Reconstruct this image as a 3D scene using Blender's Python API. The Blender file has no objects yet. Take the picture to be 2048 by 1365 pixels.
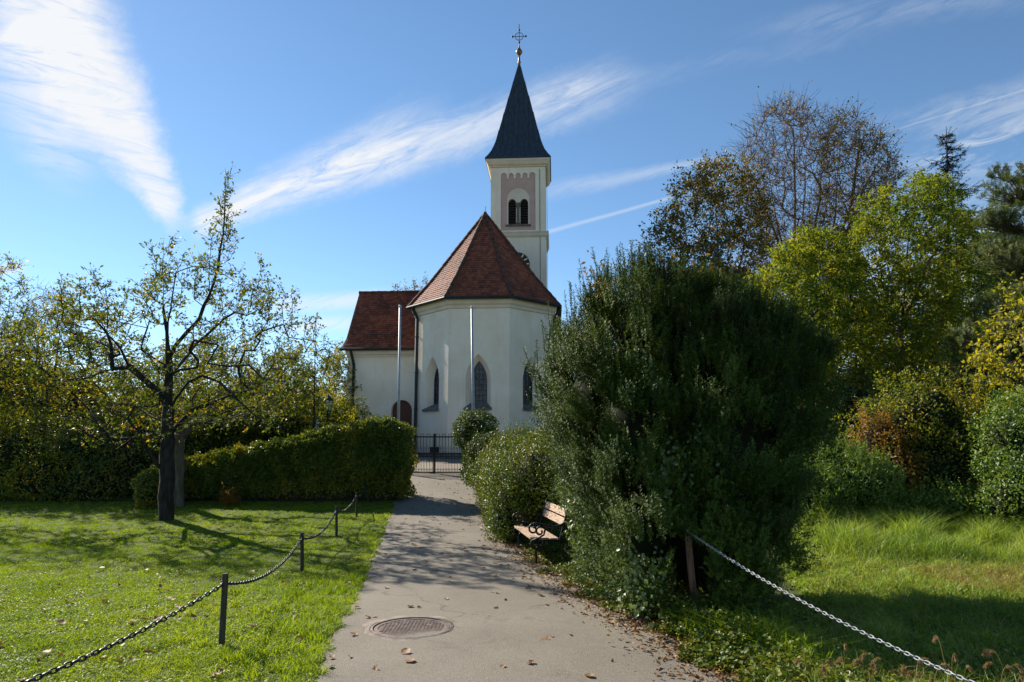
import bpy, math, random
import numpy as np
from mathutils import Vector, Matrix
from mathutils.geometry import tessellate_polygon

# ------------------------------------------------------------------ camera, sky, sun
R = math.radians
scene = bpy.context.scene
COL = scene.collection
RNG = np.random.default_rng(7)
random.seed(7)
FPX, PITCH, CAMZ = 1365.33, R(8.85), 1.6
SUN_AZ, SUN_EL = 46.0, 34.0          # degrees left of the view axis, height
EXPOSURE = 1.0

cam_d = bpy.data.cameras.new("camera")
cam_d.lens, cam_d.sensor_width, cam_d.clip_end, cam_d.clip_start = 24.0, 36.0, 3000.0, 0.05
cam = bpy.data.objects.new("camera", cam_d)
cam.location = (0, 0, CAMZ)
cam.rotation_euler = (R(90) + PITCH, 0, 0)
COL.objects.link(cam)
scene.camera = cam

scene.view_settings.view_transform = 'Standard'
scene.view_settings.look = 'None'
scene.view_settings.gamma = 1.0
scene.view_settings.use_curve_mapping = False
scene.view_settings.exposure = EXPOSURE


def ray(px, py):
    x = (px - 1024) / FPX
    y = (682.5 - py) / FPX
    c, s = math.cos(PITCH), math.sin(PITCH)
    fw = c - y * s
    return x / fw, (s + y * c) / fw


def at(px, py, D):
    a, b = ray(px, py)
    return np.array((a * D, D, CAMZ + b * D))


class G:
    """tiny helper to write node trees"""
    def __init__(self, tree):
        self.t = tree
        tree.nodes.clear()

    def n(self, typ, **kw):
        nd = self.t.nodes.new(typ)
        for k, v in kw.items():
            setattr(nd, k, v)
        return nd

    def l(self, a, b):
        self.t.links.new(a, b)

    def put(self, sock, v):
        if hasattr(v, 'is_linked') or hasattr(v, 'links'):
            self.l(v, sock)
        else:
            sock.default_value = v

    def m(self, op, a, b=0.0, c=0.0, clamp=False):
        nd = self.n('ShaderNodeMath', operation=op)
        nd.use_clamp = clamp
        self.put(nd.inputs[0], a)
        self.put(nd.inputs[1], b)
        self.put(nd.inputs[2], c)
        return nd.outputs[0]

    def smooth(self, x, a, b):
        nd = self.n('ShaderNodeMapRange', interpolation_type='SMOOTHSTEP')
        self.put(nd.inputs['Value'], x)
        nd.inputs['From Min'].default_value = a
        nd.inputs['From Max'].default_value = b
        return nd.outputs['Result']

    def comb(self, x, y, z=0.0):
        nd = self.n('ShaderNodeCombineXYZ')
        self.put(nd.inputs[0], x); self.put(nd.inputs[1], y); self.put(nd.inputs[2], z)
        return nd.outputs[0]

    def noise(self, vec, scale, detail=4, rough=.55, dist=0.0, fac=True):
        nd = self.n('ShaderNodeTexNoise')
        if vec is not None:
            self.l(vec, nd.inputs['Vector'])
        nd.inputs['Scale'].default_value = scale
        nd.inputs['Detail'].default_value = detail
        nd.inputs['Roughness'].default_value = rough
        nd.inputs['Distortion'].default_value = dist
        return nd.outputs['Fac' if fac else 'Color']

    def ramp(self, fac, stops, interp='LINEAR'):
        nd = self.n('ShaderNodeValToRGB')
        nd.color_ramp.interpolation = interp
        els = nd.color_ramp.elements
        while len(els) > 1:
            els.remove(els[-1])
        for i, (p, c) in enumerate(stops):
            e = els[0] if i == 0 else els.new(p)
            e.position = p
            e.color = (*c, 1) if len(c) == 3 else c
        self.put(nd.inputs[0], fac)
        return nd.outputs[0]

    def mix(self, fac, a, b, typ='MIX'):
        nd = self.n('ShaderNodeMix', data_type='RGBA', blend_type=typ)
        self.put(nd.inputs[0], fac)
        self.put(nd.inputs[6], (*a, 1) if isinstance(a, tuple) and len(a) == 3 else a)
        self.put(nd.inputs[7], (*b, 1) if isinstance(b, tuple) and len(b) == 3 else b)
        return nd.outputs[2]


world = bpy.data.worlds.new("World")
scene.world = world
world.use_nodes = True


def build_sky():
    g = G(world.node_tree)
    sky = g.n('ShaderNodeTexSky', sky_type='NISHITA')
    sky.sun_disc = False
    sky.sun_elevation = R(SUN_EL)
    sky.sun_rotation = R(-SUN_AZ)
    sky.altitude = 1400
    sky.air_density = 1.0
    sky.dust_density = 0.12
    sky.ozone_density = 3.0
    tc = g.n('ShaderNodeTexCoord')
    sep = g.n('ShaderNodeSeparateXYZ')
    g.l(tc.outputs['Generated'], sep.inputs[0])
    y = g.m('MAXIMUM', g.m('ABSOLUTE', sep.outputs[1]), 0.08)
    p = g.m('DIVIDE', sep.outputs[0], y)
    q = g.m('DIVIDE', sep.outputs[2], y)
    pq = g.comb(p, q)
    wob = g.m('SUBTRACT', g.m('ADD', g.m('MULTIPLY', g.noise(pq, 9.0, 6, .65), .6), g.m('MULTIPLY', g.noise(pq, 38.0, 5, .7), .4)), 0.5)
    total = None

    def fibre(ang, sx, sy):
        mp = g.n('ShaderNodeMapping')
        mp.inputs['Rotation'].default_value = (0, 0, ang)
        g.l(pq, mp.inputs['Vector'])
        mp2 = g.n('ShaderNodeMapping')
        mp2.inputs['Scale'].default_value = (sx, sy, 1)
        g.l(mp.outputs[0], mp2.inputs['Vector'])
        return g.noise(mp2.outputs[0], 1.0, 9, .70, 1.1)

    def streak(A, B, w0, w1, f0, f1, dens, ragged, fib, skew=0.0, flo=.30, fhi=.62, soft=.0):
        """cloud band between two directions of the sky"""
        ax, aq = ray(*A); bx, bq = ray(*B)
        dx, dq = bx - ax, bq - aq
        L = math.hypot(dx, dq); dx /= L; dq /= L
        rp = g.m('SUBTRACT', p, ax); rq = g.m('SUBTRACT', q, aq)
        t = g.m('DIVIDE', g.m('ADD', g.m('MULTIPLY', rp, dx), g.m('MULTIPLY', rq, dq)), L)
        s = g.m('SUBTRACT', g.m('MULTIPLY', rq, dx), g.m('MULTIPLY', rp, dq))
        s = g.m('ADD', s, g.m('MULTIPLY', wob, ragged))
        tc_ = g.m('MAXIMUM', g.m('MINIMUM', t, 1.0), 0.0)
        w = g.m('ADD', w0, g.m('MULTIPLY', tc_, w1 - w0))
        k = g.m('DIVIDE', g.m('ABSOLUTE', g.m('ADD', s, g.m('MULTIPLY', w, skew))), w)
        body = g.m('SUBTRACT', 1.0, g.smooth(k, soft, 1.2))
        ends = g.m('MULTIPLY', g.smooth(t, -f0, f0), g.m('SUBTRACT', 1.0, g.smooth(t, 1 - f1, 1 + f1)))
        fb = g.smooth(fib, flo, fhi)
        return g.m('MULTIPLY', g.m('MULTIPLY', g.m('MULTIPLY', body, ends), fb), dens)

    f_a = fibre(R(14), 5.0, 34.0)
    f_b = fibre(R(-24), 6.0, 34.0)
    f_c = fibre(R(-20), 8.0, 34.0)
    parts = [
        streak((55, -60), (352, 440), .130, .026, .02, .07, 0.98, .085, f_a, 0, .12, .58, .25),
        streak((10, 60), (150, 330), .13, .06, .05, .25, 0.7, .06, f_a, 0, .2, .6),
        streak((385, 450), (1215, 170), .030, .055, .03, .12, 0.72, .06, f_b, 0, .18, .70),
        streak((395, 452), (840, 275), .030, .06, .03, .25, 0.60, .05, f_b, -.3, .22, .65),
        streak((1150, 180), (1720, 75), .032, .014, .10, .2, 0.08, .05, f_b, 0, .3, .65),
        streak((1090, 466), (1345, 395), .0045, .0035, .02, .02, 0.30, .004, f_b, 0, .0, .3),
        streak((1090, 385), (1440, 318), .020, .008, .3, .15, 0.28, .02, f_b, 0, .2, .6),
        streak((1740, 275), (2100, 165), .0018, .0028, .1, .05, 0.15, .004, f_b, 0, .0, .35),
        streak((1830, 330), (2120, 270), .045, .07, .35, .2, 0.50, .06, f_c, 0, .42, .7),
        streak((1800, 250), (2120, 190), .03, .05, .4, .2, 0.30, .05, f_b, 0, .3, .65),
        streak((1540, 60), (2040, -20), .03, .04, .3, .2, 0.14, .05, f_b, 0, .3, .65),
        streak((540, 612), (780, 595), .018, .016, .2, .2, 0.6, .02, f_c, 0, .25, .6),
        streak((560, 655), (760, 640), .016, .016, .2, .2, 0.6, .02, f_c, 0, .25, .6),
        streak((1480, 640), (2060, 560), .10, .20, .3, .2, 0.55, .1, f_c, 0, .3, .6),
        streak((-60, 545), (40, 538), .012, .010, .2, .2, 0.7, .01, f_c, 0, .1, .5),
    ]
    for m_ in parts:
        total = m_ if total is None else g.m('ADD', total, m_)
    total = g.m('MULTIPLY', g.m('MINIMUM', total, 0.97), g.m('MULTIPLY', g.smooth(sep.outputs[2], 0.0, 0.10), g.smooth(sep.outputs[1], .05, .2)))
    hs = g.n('ShaderNodeHueSaturation')
    hs.inputs['Saturation'].default_value = 1.05
    hs.inputs['Value'].default_value = 1.0
    hs.inputs['Hue'].default_value = 0.494
    g.l(sky.outputs[0], hs.inputs['Color'])
    col = g.mix(total, hs.outputs[0], (5.5, 5.6, 5.75))
    bg = g.n('ShaderNodeBackground')
    g.l(col, bg.inputs['Color'])
    bg.inputs['Strength'].default_value = 0.084
    out = g.n('ShaderNodeOutputWorld')
    g.l(bg.outputs[0], out.inputs['Surface'])


build_sky()

sun_d = bpy.data.lights.new("sun", 'SUN')
sun_d.energy = 5.0
sun_d.angle = R(0.55)
sun_d.color = (1.0, 0.92, 0.80)
sun = bpy.data.objects.new("sun", sun_d)
sv = Vector((-math.sin(R(SUN_AZ)) * math.cos(R(SUN_EL)), math.cos(R(SUN_AZ)) * math.cos(R(SUN_EL)), math.sin(R(SUN_EL))))
sun.rotation_euler = sv.to_track_quat('Z', 'Y').to_euler()
sun.location = (-40, 40, 40)
COL.objects.link(sun)


# ------------------------------------------------------------------ terrain height
PROF = ((-50, 0), (6.2, 0), (8.6, -.10), (12.5, -.10), (15.5, 0.0), (18, .15), (21, .40), (24, .67), (31, 1.14), (45, 1.2), (700, 1.2))


def prof(y):
    return np.interp(y, [a for a, b in PROF], [b for a, b in PROF])


def gh(x, y):
    """ground height"""
    x = np.asarray(x, float); y = np.asarray(y, float)
    w = np.clip((x - 2.5) / 4.0, 0, 1); w = w * w * (3 - 2 * w)
    s = prof(y)
    return s * (1 - w) + w * np.minimum(s, .05)


def on(px, py, lift=0.0):
    """pixel -> point on the terrain"""
    a, b = ray(px, py)
    D = 3.0
    for _ in range(4000):
        if CAMZ + b * D <= float(gh(a * D, D)):
            break
        D += 0.01
    return np.array((a * D, D, float(gh(a * D, D)) + lift))


# ------------------------------------------------------------------ object helpers
def tag(o, label=None, cat=None, group=None, kind=None):
    if label: o['label'] = label
    if cat: o['category'] = cat
    if group: o['group'] = group
    if kind: o['kind'] = kind
    elif cat: o['kind'] = 'thing'
    return o


def empty(name, loc, label, cat, rz=0.0, group=None):
    o = bpy.data.objects.new(name, None)
    o.empty_display_size = .2
    o.location = loc
    o.rotation_euler = (0, 0, rz)
    COL.objects.link(o)
    return tag(o, label, cat, group)


def link(name, me, mat, parent=None):
    o = bpy.data.objects.new(name, me)
    if mat is not None and not me.materials:
        for m_ in (mat if isinstance(mat, (list, tuple)) else [mat]):
            me.materials.append(m_)
    COL.objects.link(o)
    if parent is not None:
        o.parent = parent
    return o


def np_mesh(name, V, F, smooth=False):
    """V (n,3); F list of (m,k) int arrays"""
    me = bpy.data.meshes.new(name)
    V = np.ascontiguousarray(V, dtype=np.float32)
    me.vertices.add(len(V))
    me.vertices.foreach_set('co', V.ravel())
    F = [f for f in F if len(f)]
    nl = sum(f.size for f in F); npoly = sum(len(f) for f in F)
    idx = np.concatenate([f.ravel() for f in F]).astype(np.int32)
    starts = []; off = 0
    for f in F:
        starts.append(off + np.arange(len(f), dtype=np.int32) * f.shape[1]); off += f.size
    me.loops.add(nl)
    me.loops.foreach_set('vertex_index', idx)
    me.polygons.add(npoly)
    me.polygons.foreach_set('loop_start', np.concatenate(starts).astype(np.int32))
    if smooth:
        me.polygons.foreach_set('use_smooth', np.ones(npoly, dtype=bool))
    me.update(calc_edges=True)
    return me


class MB:
    """collects simple solids into one mesh"""
    def __init__(self):
        self.v = []; self.f = []

    def add(self, vs, fs):
        o = len(self.v)
        self.v += [tuple(map(float, p)) for p in vs]
        self.f += [tuple(i + o for i in f) for f in fs]

    def box(self, lo, hi, M=None):
        x0, y0, z0 = lo; x1, y1, z1 = hi
        vs = [(x0, y0, z0), (x1, y0, z0), (x1, y1, z0), (x0, y1, z0), (x0, y0, z1), (x1, y0, z1), (x1, y1, z1), (x0, y1, z1)]
        if M is not None:
            vs = [tuple(M @ Vector(p)) for p in vs]
        self.add(vs, [(0, 3, 2, 1), (4, 5, 6, 7), (0, 1, 5, 4), (1, 2, 6, 5), (2, 3, 7, 6), (3, 0, 4, 7)])

    def tube(self, pts, r, sides=8, cap=True):
        pts = [np.array(p, float) for p in pts]
        n = len(pts)
        rr = r if hasattr(r, '__len__') else [r] * n
        vs = []
        ref = None
        for i in range(n):
            t = pts[min(i + 1, n - 1)] - pts[max(i - 1, 0)]
            t = t / (np.linalg.norm(t) + 1e-9)
            if ref is None:
                ref = np.array((0, 0, 1.)) if abs(t[2]) < .9 else np.array((1., 0, 0))
            a = np.cross(t, ref); a /= np.linalg.norm(a) + 1e-9
            b = np.cross(a, t); ref = b
            for k in range(sides):
                w = 2 * math.pi * k / sides
                vs.append(pts[i] + rr[i] * (math.cos(w) * a + math.sin(w) * b))
        fs = []
        for i in range(n - 1):
            for k in range(sides):
                k2 = (k + 1) % sides
                fs.append((i * sides + k, i * sides + k2, (i + 1) * sides + k2, (i + 1) * sides + k))
        if cap:
            fs.append(tuple(range(sides))[::-1])
            fs.append(tuple((n - 1) * sides + k for k in range(sides)))
        self.add(vs, fs)

    def lathe(self, prof_, c=(0, 0, 0), sides=16):
        vs = []; fs = []
        for r, z in prof_:
            for k in range(sides):
                w = 2 * math.pi * k / sides
                vs.append((c[0] + r * math.cos(w), c[1] + r * math.sin(w), c[2] + z))
        for i in range(len(prof_) - 1):
            for k in range(sides):
                k2 = (k + 1) % sides
                fs.append((i * sides + k, i * sides + k2, (i + 1) * sides + k2, (i + 1) * sides + k))
        fs.append(tuple(range(sides))[::-1]); fs.append(tuple((len(prof_) - 1) * sides + k for k in range(sides)))
        self.add(vs, fs)

    def prism(self, poly, depth, M=None):
        """poly in local xz, extruded along +y"""
        n = len(poly)
        vs = [(x, 0, z) for x, z in poly] + [(x, depth, z) for x, z in poly]
        tri = tessellate_polygon([[Vector((x, z, 0)) for x, z in poly]])
        fs = [tuple(t) for t in tri] + [tuple(i + n for i in t)[::-1] for t in tri]
        fs += [(i, (i + 1) % n, (i + 1) % n + n, i + n) for i in range(n)]
        if M is not None:
            vs = [tuple(M @ Vector(p)) for p in vs]
        self.add(vs, fs)

    def build(self, name, mat, parent=None, smooth=False, bevel=0.0):
        me = bpy.data.meshes.new(name)
        me.from_pydata(self.v, [], self.f)
        if smooth:
            me.polygons.foreach_set('use_smooth', [True] * len(me.polygons))
        me.update()
        import bmesh
        bm = bmesh.new(); bm.from_mesh(me)
        bmesh.ops.recalc_face_normals(bm, faces=bm.faces)
        if bevel:
            es = [e for e in bm.edges if len(e.link_faces) == 2 and e.calc_face_angle(0) > .6]
            bmesh.ops.bevel(bm, geom=es, offset=bevel, segments=1, affect='EDGES')
        bm.to_mesh(me); bm.free()
        return link(name, me, mat, parent)


def catmull(pts, n=6):
    P = [np.array(p, float) for p in pts]
    P = [2 * P[0] - P[1]] + P + [2 * P[-1] - P[-2]]
    out = []
    for i in range(1, len(P) - 2):
        for k in range(n):
            t = k / n
            out.append(.5 * (2 * P[i] + (P[i + 1] - P[i - 1]) * t + (2 * P[i - 1] - 5 * P[i] + 4 * P[i + 1] - P[i + 2]) * t * t
                             + (3 * P[i] - P[i - 1] - 3 * P[i + 1] + P[i + 2]) * t ** 3))
    out.append(P[-2])
    return out


# ------------------------------------------------------------------ materials
MATS = {}


def pmat(name, c1, c2=None, nscale=3.0, rough=.7, spec=.35, metal=0.0, bump=None, stops=(.35, .65), island=0.0, c3=None, stretch=None):
    m_ = bpy.data.materials.new(name)
    m_.use_nodes = True
    g = G(m_.node_tree)
    b = g.n('ShaderNodeBsdfPrincipled')
    tc = g.n('ShaderNodeTexCoord')
    vec = tc.outputs['Object']
    if stretch:
        mp = g.n('ShaderNodeMapping'); mp.inputs['Scale'].default_value = stretch
        g.l(vec, mp.inputs['Vector']); vec = mp.outputs[0]
    b.inputs['Roughness'].default_value = rough
    b.inputs['Specular IOR Level'].default_value = spec
    b.inputs['Metallic'].default_value = metal
    if c2 is None:
        b.inputs['Base Color'].default_value = (*c1, 1)
    else:
        f = g.noise(vec, nscale, 6, .62)
        if island:
            gi = g.n('ShaderNodeNewGeometry')
            f = g.m('ADD', g.m('MULTIPLY', f, 1 - island), g.m('MULTIPLY', gi.outputs['Random Per Island'], island))
        st = [(stops[0], c1), (stops[1], c2)]
        if c3 is not None:
            st = [(stops[0], c1), ((stops[0] + stops[1]) / 2, c3), (stops[1], c2)]
        g.l(g.ramp(f, st), b.inputs['Base Color'])
    if bump:
        bn = g.n('ShaderNodeBump')
        bn.inputs['Strength'].default_value = bump[1]
        bn.inputs['Distance'].default_value = bump[2] if len(bump) > 2 else .02
        g.l(g.noise(vec, bump[0], 6, .65), bn.inputs['Height'])
        g.l(bn.outputs[0], b.inputs['Normal'])
    o = g.n('ShaderNodeOutputMaterial')
    g.l(b.outputs[0], o.inputs['Surface'])
    MATS[name] = m_
    return m_


def leaf_mat(name, stops, trans=.35, rough=.5, spec=.28, nscale=.9, mixn=.4, tcol=(1.25, 1.15, .45)):
    """leaves: own colour per leaf plus drifts of colour through the plant, light shining through"""
    m_ = bpy.data.materials.new(name)
    m_.use_nodes = True
    g = G(m_.node_tree)
    gi = g.n('ShaderNodeNewGeometry')
    tc = g.n('ShaderNodeTexCoord')
    nz = g.smooth(g.noise(tc.outputs['Object'], nscale, 3, .6), .3, .7)
    f = g.m('ADD', g.m('MULTIPLY', gi.outputs['Random Per Island'], 1 - mixn), g.m('MULTIPLY', nz, mixn))
    c = g.ramp(f, stops)
    b = g.n('ShaderNodeBsdfPrincipled')
    g.l(c, b.inputs['Base Color'])
    b.inputs['Roughness'].default_value = rough
    b.inputs['Specular IOR Level'].default_value = spec
    t = g.n('ShaderNodeBsdfTranslucent')
    g.l(g.mix(1.0, c, tcol, 'MULTIPLY'), t.inputs['Color'])
    mx = g.n('ShaderNodeMixShader')
    mx.inputs[0].default_value = trans
    g.l(b.outputs[0], mx.inputs[1]); g.l(t.outputs[0], mx.inputs[2])
    o = g.n('ShaderNodeOutputMaterial')
    g.l(mx.outputs[0], o.inputs['Surface'])
    MATS[name] = m_
    return m_


M_PLASTER = pmat('white_plaster', (.76, .64, .49), (.83, .735, .60), .9, .85, .2, bump=(7.0, .35, .03))


def weather_plaster(m_):
    """rain streaks, patches and a damp foot: marks that belong to the wall itself"""
    t = m_.node_tree
    b = [n for n in t.nodes if n.type == 'BSDF_PRINCIPLED'][0]
    src = b.inputs['Base Color'].links[0].from_socket
    g = G.__new__(G); g.t = t
    tc = g.n('ShaderNodeTexCoord')
    mp = g.n('ShaderNodeMapping'); mp.inputs['Scale'].default_value = (2.6, 2.6, .16)
    g.l(tc.outputs['Object'], mp.inputs['Vector'])
    streak = g.smooth(g.noise(mp.outputs[0], 1.6, 8, .7), .50, .78)
    patch = g.smooth(g.noise(tc.outputs['Object'], .55, 9, .72, .4), .48, .70)
    sep = g.n('ShaderNodeSeparateXYZ'); g.l(tc.outputs['Object'], sep.inputs[0])
    foot = g.m('SUBTRACT', 1.0, g.smooth(g.m('ADD', sep.outputs[2], g.m('MULTIPLY', g.noise(tc.outputs['Object'], 2.0, 6, .7), 1.2)), .5, 1.7))
    c = g.mix(g.m('MULTIPLY', streak, .34), src, (.44, .37, .29))
    c = g.mix(g.m('MULTIPLY', patch, .28), c, (.55, .475, .385))
    c = g.mix(g.m('MULTIPLY', foot, .50), c, (.33, .30, .255))
    g.l(c, b.inputs['Base Color'])


weather_plaster(M_PLASTER)
M_CREAM = pmat('cream_plaster', (.61, .51, .385), (.69, .595, .47), 1.5, .8, .2, bump=(9, .1, .01))
M_PINK = pmat('pink_plaster', (.48, .315, .27), (.54, .365, .32), 1.5, .85, .2, bump=(12, .2, .01))
M_STONE = pmat('grey_stone', (.085, .080, .072), (.17, .16, .145), 6, .85, .25, bump=(18, .4, .01))
M_STAIN = pmat('stained_plaster', (.26, .26, .25), (.50, .49, .46), 1.3, .85, .2, stretch=(6, 6, .5))
M_TILE = pmat('roof_tile', (.085, .030, .018), (.30, .090, .042), .8, .78, .25, island=.32, stops=(.25, .75), c3=(.18, .055, .028), bump=(40, .3, .005))
M_TILEDARK = pmat('weathered_ridge_tile', (.045, .024, .018), (.12, .058, .040), 5, .85, .25, bump=(25, .4, .01))
M_SLATE = pmat('blue_slate_sheet', (.017, .026, .038), (.036, .050, .068), 2.0, .6, .25, stretch=(5, 5, .7), bump=(20, .15, .01))
M_GUTTER = pmat('dark_gutter_metal', (.014, .018, .019), (.028, .033, .034), 4, .6, .3)
M_GLASS = pmat('leaded_glass', (.010, .012, .016), (.030, .034, .040), 9, .25, .5)
M_LEAD = pmat('lead_bar', (.05, .05, .055), (.09, .09, .095), 9, .6, .4)
M_DOOR = pmat('brown_door_wood', (.09, .035, .018), (.15, .06, .03), 4, .6, .35, stretch=(14, 14, .8), bump=(30, .3, .01))
M_GOLD = pmat('gold_leaf', (.75, .55, .20), (.85, .66, .28), 8, .4, .5, metal=.6)
M_BLACK = pmat('black_paint', (.012, .012, .014), (.022, .022, .024), 8, .5, .4)
M_COPPER = pmat('brown_copper', (.12, .06, .03), (.22, .12, .06), 6, .4, .5, metal=.7)
M_LOUVRE = pmat('dark_louvre_wood', (.03, .026, .024), (.06, .052, .047), 6, .8, .2)
M_IRON = pmat('black_iron', (.012, .012, .013), (.025, .024, .024), 20, .5, .45, metal=.4)
M_ALU = pmat('brushed_aluminium', (.34, .35, .37), (.42, .43, .45), 6, .6, .4, metal=.55)
M_POST = pmat('weathered_post_wood', (.035, .030, .020), (.085, .070, .045), 9, .8, .25, stretch=(8, 8, 1), bump=(30, .5, .004))
M_CHAIN = pmat('dark_chain_steel', (.03, .03, .035), (.08, .08, .09), 20, .38, .5, metal=.7)
M_CHAINW = pmat('galvanised_chain', (.20, .205, .22), (.34, .345, .36), 20, .65, .4, metal=.3)
M_BENCH = pmat('worn_bench_wood', (.17, .095, .055), (.50, .40, .31), 7, .8, .25, stretch=(9, 1.2, 9), c3=(.36, .25, .17), bump=(40, .4, .004))
M_RUST = pmat('rusty_cast_iron', (.09, .062, .050), (.22, .165, .135), 14, .6, .45, metal=.45, bump=(60, .3, .003))
M_CONC = pmat('old_mortar', (.13, .108, .085), (.27, .23, .19), 8, .9, .2, bump=(40, .5, .006))
M_LAMPGLASS = pmat('lamp_glass', (.30, .36, .24), (.40, .46, .32), 5, .25, .5)
M_BARK = pmat('dark_bark', (.014, .012, .009), (.050, .042, .034), 11, .9, .2, stretch=(1, 1, .35), bump=(26, .9, .03))
M_BARK2 = pmat('grey_brown_bark', (.06, .052, .034), (.16, .135, .09), 9, .9, .2, stretch=(1, 1, .3), bump=(22, .8, .03))
M_LIMEBARK = pmat('brown_lime_bark', (.085, .055, .034), (.20, .135, .085), 8, .9, .15, bump=(22, .6, .03))
M_YEWBARK = pmat('reddish_yew_bark', (.20, .10, .06), (.44, .26, .17), 8, .85, .2, stretch=(3, 3, .4), bump=(25, .8, .02))
M_INNER = pmat('inner_shade_core', (.008, .012, .006), (.020, .024, .011), 8, .95, .1)  # near-black colour that paints the shade inside shrubs
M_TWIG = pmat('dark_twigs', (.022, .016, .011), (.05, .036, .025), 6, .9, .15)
M_WHITE = pmat('white_painted_wood', (.62, .63, .66), (.74, .75, .77), 4, .6, .3)

L_APPLE = leaf_mat('apple_leaf', [(0, (.05, .085, .014)), (.5, (.10, .14, .020)), (.74, (.19, .21, .022)), (.86, (.42, .30, .025)), (.94, (.46, .18, .02)), (1, (.28, .08, .015))], .45)
L_HEDGE = leaf_mat('hornbeam_leaf', [(0, (.045, .080, .012)), (.5, (.10, .145, .018)), (.76, (.19, .205, .02)), (.90, (.42, .31, .025)), (1, (.28, .12, .02))], .35, .45, .35)
L_LAUREL = leaf_mat('laurel_leaf', [(0, (.024, .048, .010)), (.55, (.055, .090, .013)), (.85, (.10, .135, .022)), (1, (.19, .18, .03))], .27, .48, .24)
L_IVY = leaf_mat('ivy_leaf', [(0, (.036, .068, .010)), (.45, (.085, .130, .016)), (.75, (.17, .185, .026)), (1, (.24, .17, .04))], .28, .46, .26)
L_BRAMBLE = leaf_mat('pale_bramble_leaf', [(0, (.05, .09, .025)), (.5, (.10, .15, .055)), (.85, (.17, .22, .10)), (1, (.28, .29, .05))], .3, .42, .4)
L_YEW = leaf_mat('yew_needle', [(0, (.020, .044, .007)), (.5, (.054, .096, .012)), (.85, (.102, .145, .018)), (1, (.18, .19, .028))], .20, .55, .15, 1.4, .5)
L_ASH = leaf_mat('ash_leaflet', [(0, (.055, .105, .012)), (.4, (.12, .175, .016)), (.75, (.245, .265, .02)), (1, (.42, .36, .02))], .50, .55, .2, .45, .6)
L_LIME = leaf_mat('lime_leaf', [(0, (.03, .045, .010)), (.4, (.075, .09, .014)), (.65, (.20, .15, .018)), (.88, (.34, .17, .02)), (1, (.20, .08, .018))], .42)
L_FIELD = leaf_mat('shrub_leaf', [(0, (.04, .07, .012)), (.4, (.095, .13, .016)), (.68, (.21, .22, .018)), (.86, (.44, .33, .02)), (1, (.42, .19, .02))], .46, .5, .28)
L_DARKSHRUB = leaf_mat('dark_shrub_leaf', [(0, (.030, .055, .010)), (.5, (.08, .115, .016)), (.8, (.18, .18, .02)), (.93, (.30, .16, .02)), (1, (.32, .09, .02))], .28, .42, .36)
L_RUSTY = leaf_mat('rusty_shrub_leaf', [(0, (.08, .065, .014)), (.5, (.20, .115, .02)), (1, (.36, .14, .02))], .42)
L_WILLOW = leaf_mat('willow_leaf', [(0, (.06, .12, .02)), (.5, (.13, .21, .035)), (1, (.25, .30, .06))], .40, .45, .35)
L_GREENASH = leaf_mat('green_ash_leaflet', [(0, (.04, .085, .012)), (.45, (.085, .145, .016)), (.8, (.17, .22, .02)), (1, (.30, .29, .02))], .45, .5, .25, .5, .5)
L_MAPLE = leaf_mat('maple_leaf', [(0, (.13, .15, .014)), (.5, (.28, .28, .02)), (1, (.50, .40, .02))], .5, .5, .25)
L_PINE = leaf_mat('pine_needle', [(0, (.045, .075, .020)), (.5, (.090, .130, .036)), (.9, (.16, .18, .045)), (1, (.24, .16, .045))], .3, .5, .3)
L_SPRUCE = leaf_mat('spruce_needle', [(0, (.010, .018, .010)), (.6, (.018, .030, .016)), (1, (.03, .042, .02))], .1, .5, .3)
L_GRASS = leaf_mat('lawn_grass', [(0, (.095, .165, .010)), (.5, (.205, .295, .016)), (.85, (.32, .39, .028)), (1, (.36, .33, .05))], .52, .52, .22, .5, .45, (1.2, 1.15, .3))
L_TALLGRASS = leaf_mat('meadow_grass', [(0, (.10, .18, .02)), (.5, (.21, .30, .04)), (.85, (.34, .39, .08)), (1, (.44, .39, .16))], .48, .45, .3, .5, .4, (1.15, 1.12, .4))
L_DRY = leaf_mat('dry_grass', [(0, (.16, .15, .03)), (.5, (.27, .20, .06)), (1, (.38, .26, .12))], .4)
L_FALLEN = leaf_mat('fallen_leaf', [(0, (.07, .030, .012)), (.5, (.18, .085, .03)), (.85, (.32, .19, .085)), (1, (.46, .26, .03))], .15, .6, .25, 3, .2)
L_SEED = leaf_mat('foxtail_seed', [(0, (.20, .12, .055)), (1, (.36, .25, .14))], .35)


# ------------------------------------------------------------------ ground sheets
def ground_mat():
    m_ = bpy.data.materials.new('soil_and_turf'); m_.use_nodes = True
    g = G(m_.node_tree)
    tc = g.n('ShaderNodeTexCoord')
    f = g.noise(tc.outputs['Object'], 1.3, 8, .65)
    f2 = g.noise(tc.outputs['Object'], 30, 4, .6)
    c = g.ramp(g.m('ADD', g.m('MULTIPLY', f, .6), g.m('MULTIPLY', f2, .4)), [(.35, (.035, .040, .012)), (.55, (.060, .085, .014)), (.72, (.10, .11, .022))])
    b = g.n('ShaderNodeBsdfPrincipled'); b.inputs['Roughness'].default_value = .9; b.inputs['Specular IOR Level'].default_value = .15
    g.l(c, b.inputs['Base Color'])
    bn = g.n('ShaderNodeBump'); bn.inputs['Strength'].default_value = .8; bn.inputs['Distance'].default_value = .03
    g.l(f2, bn.inputs['Height']); g.l(bn.outputs[0], b.inputs['Normal'])
    o = g.n('ShaderNodeOutputMaterial'); g.l(b.outputs[0], o.inputs['Surface'])
    return m_


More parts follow.
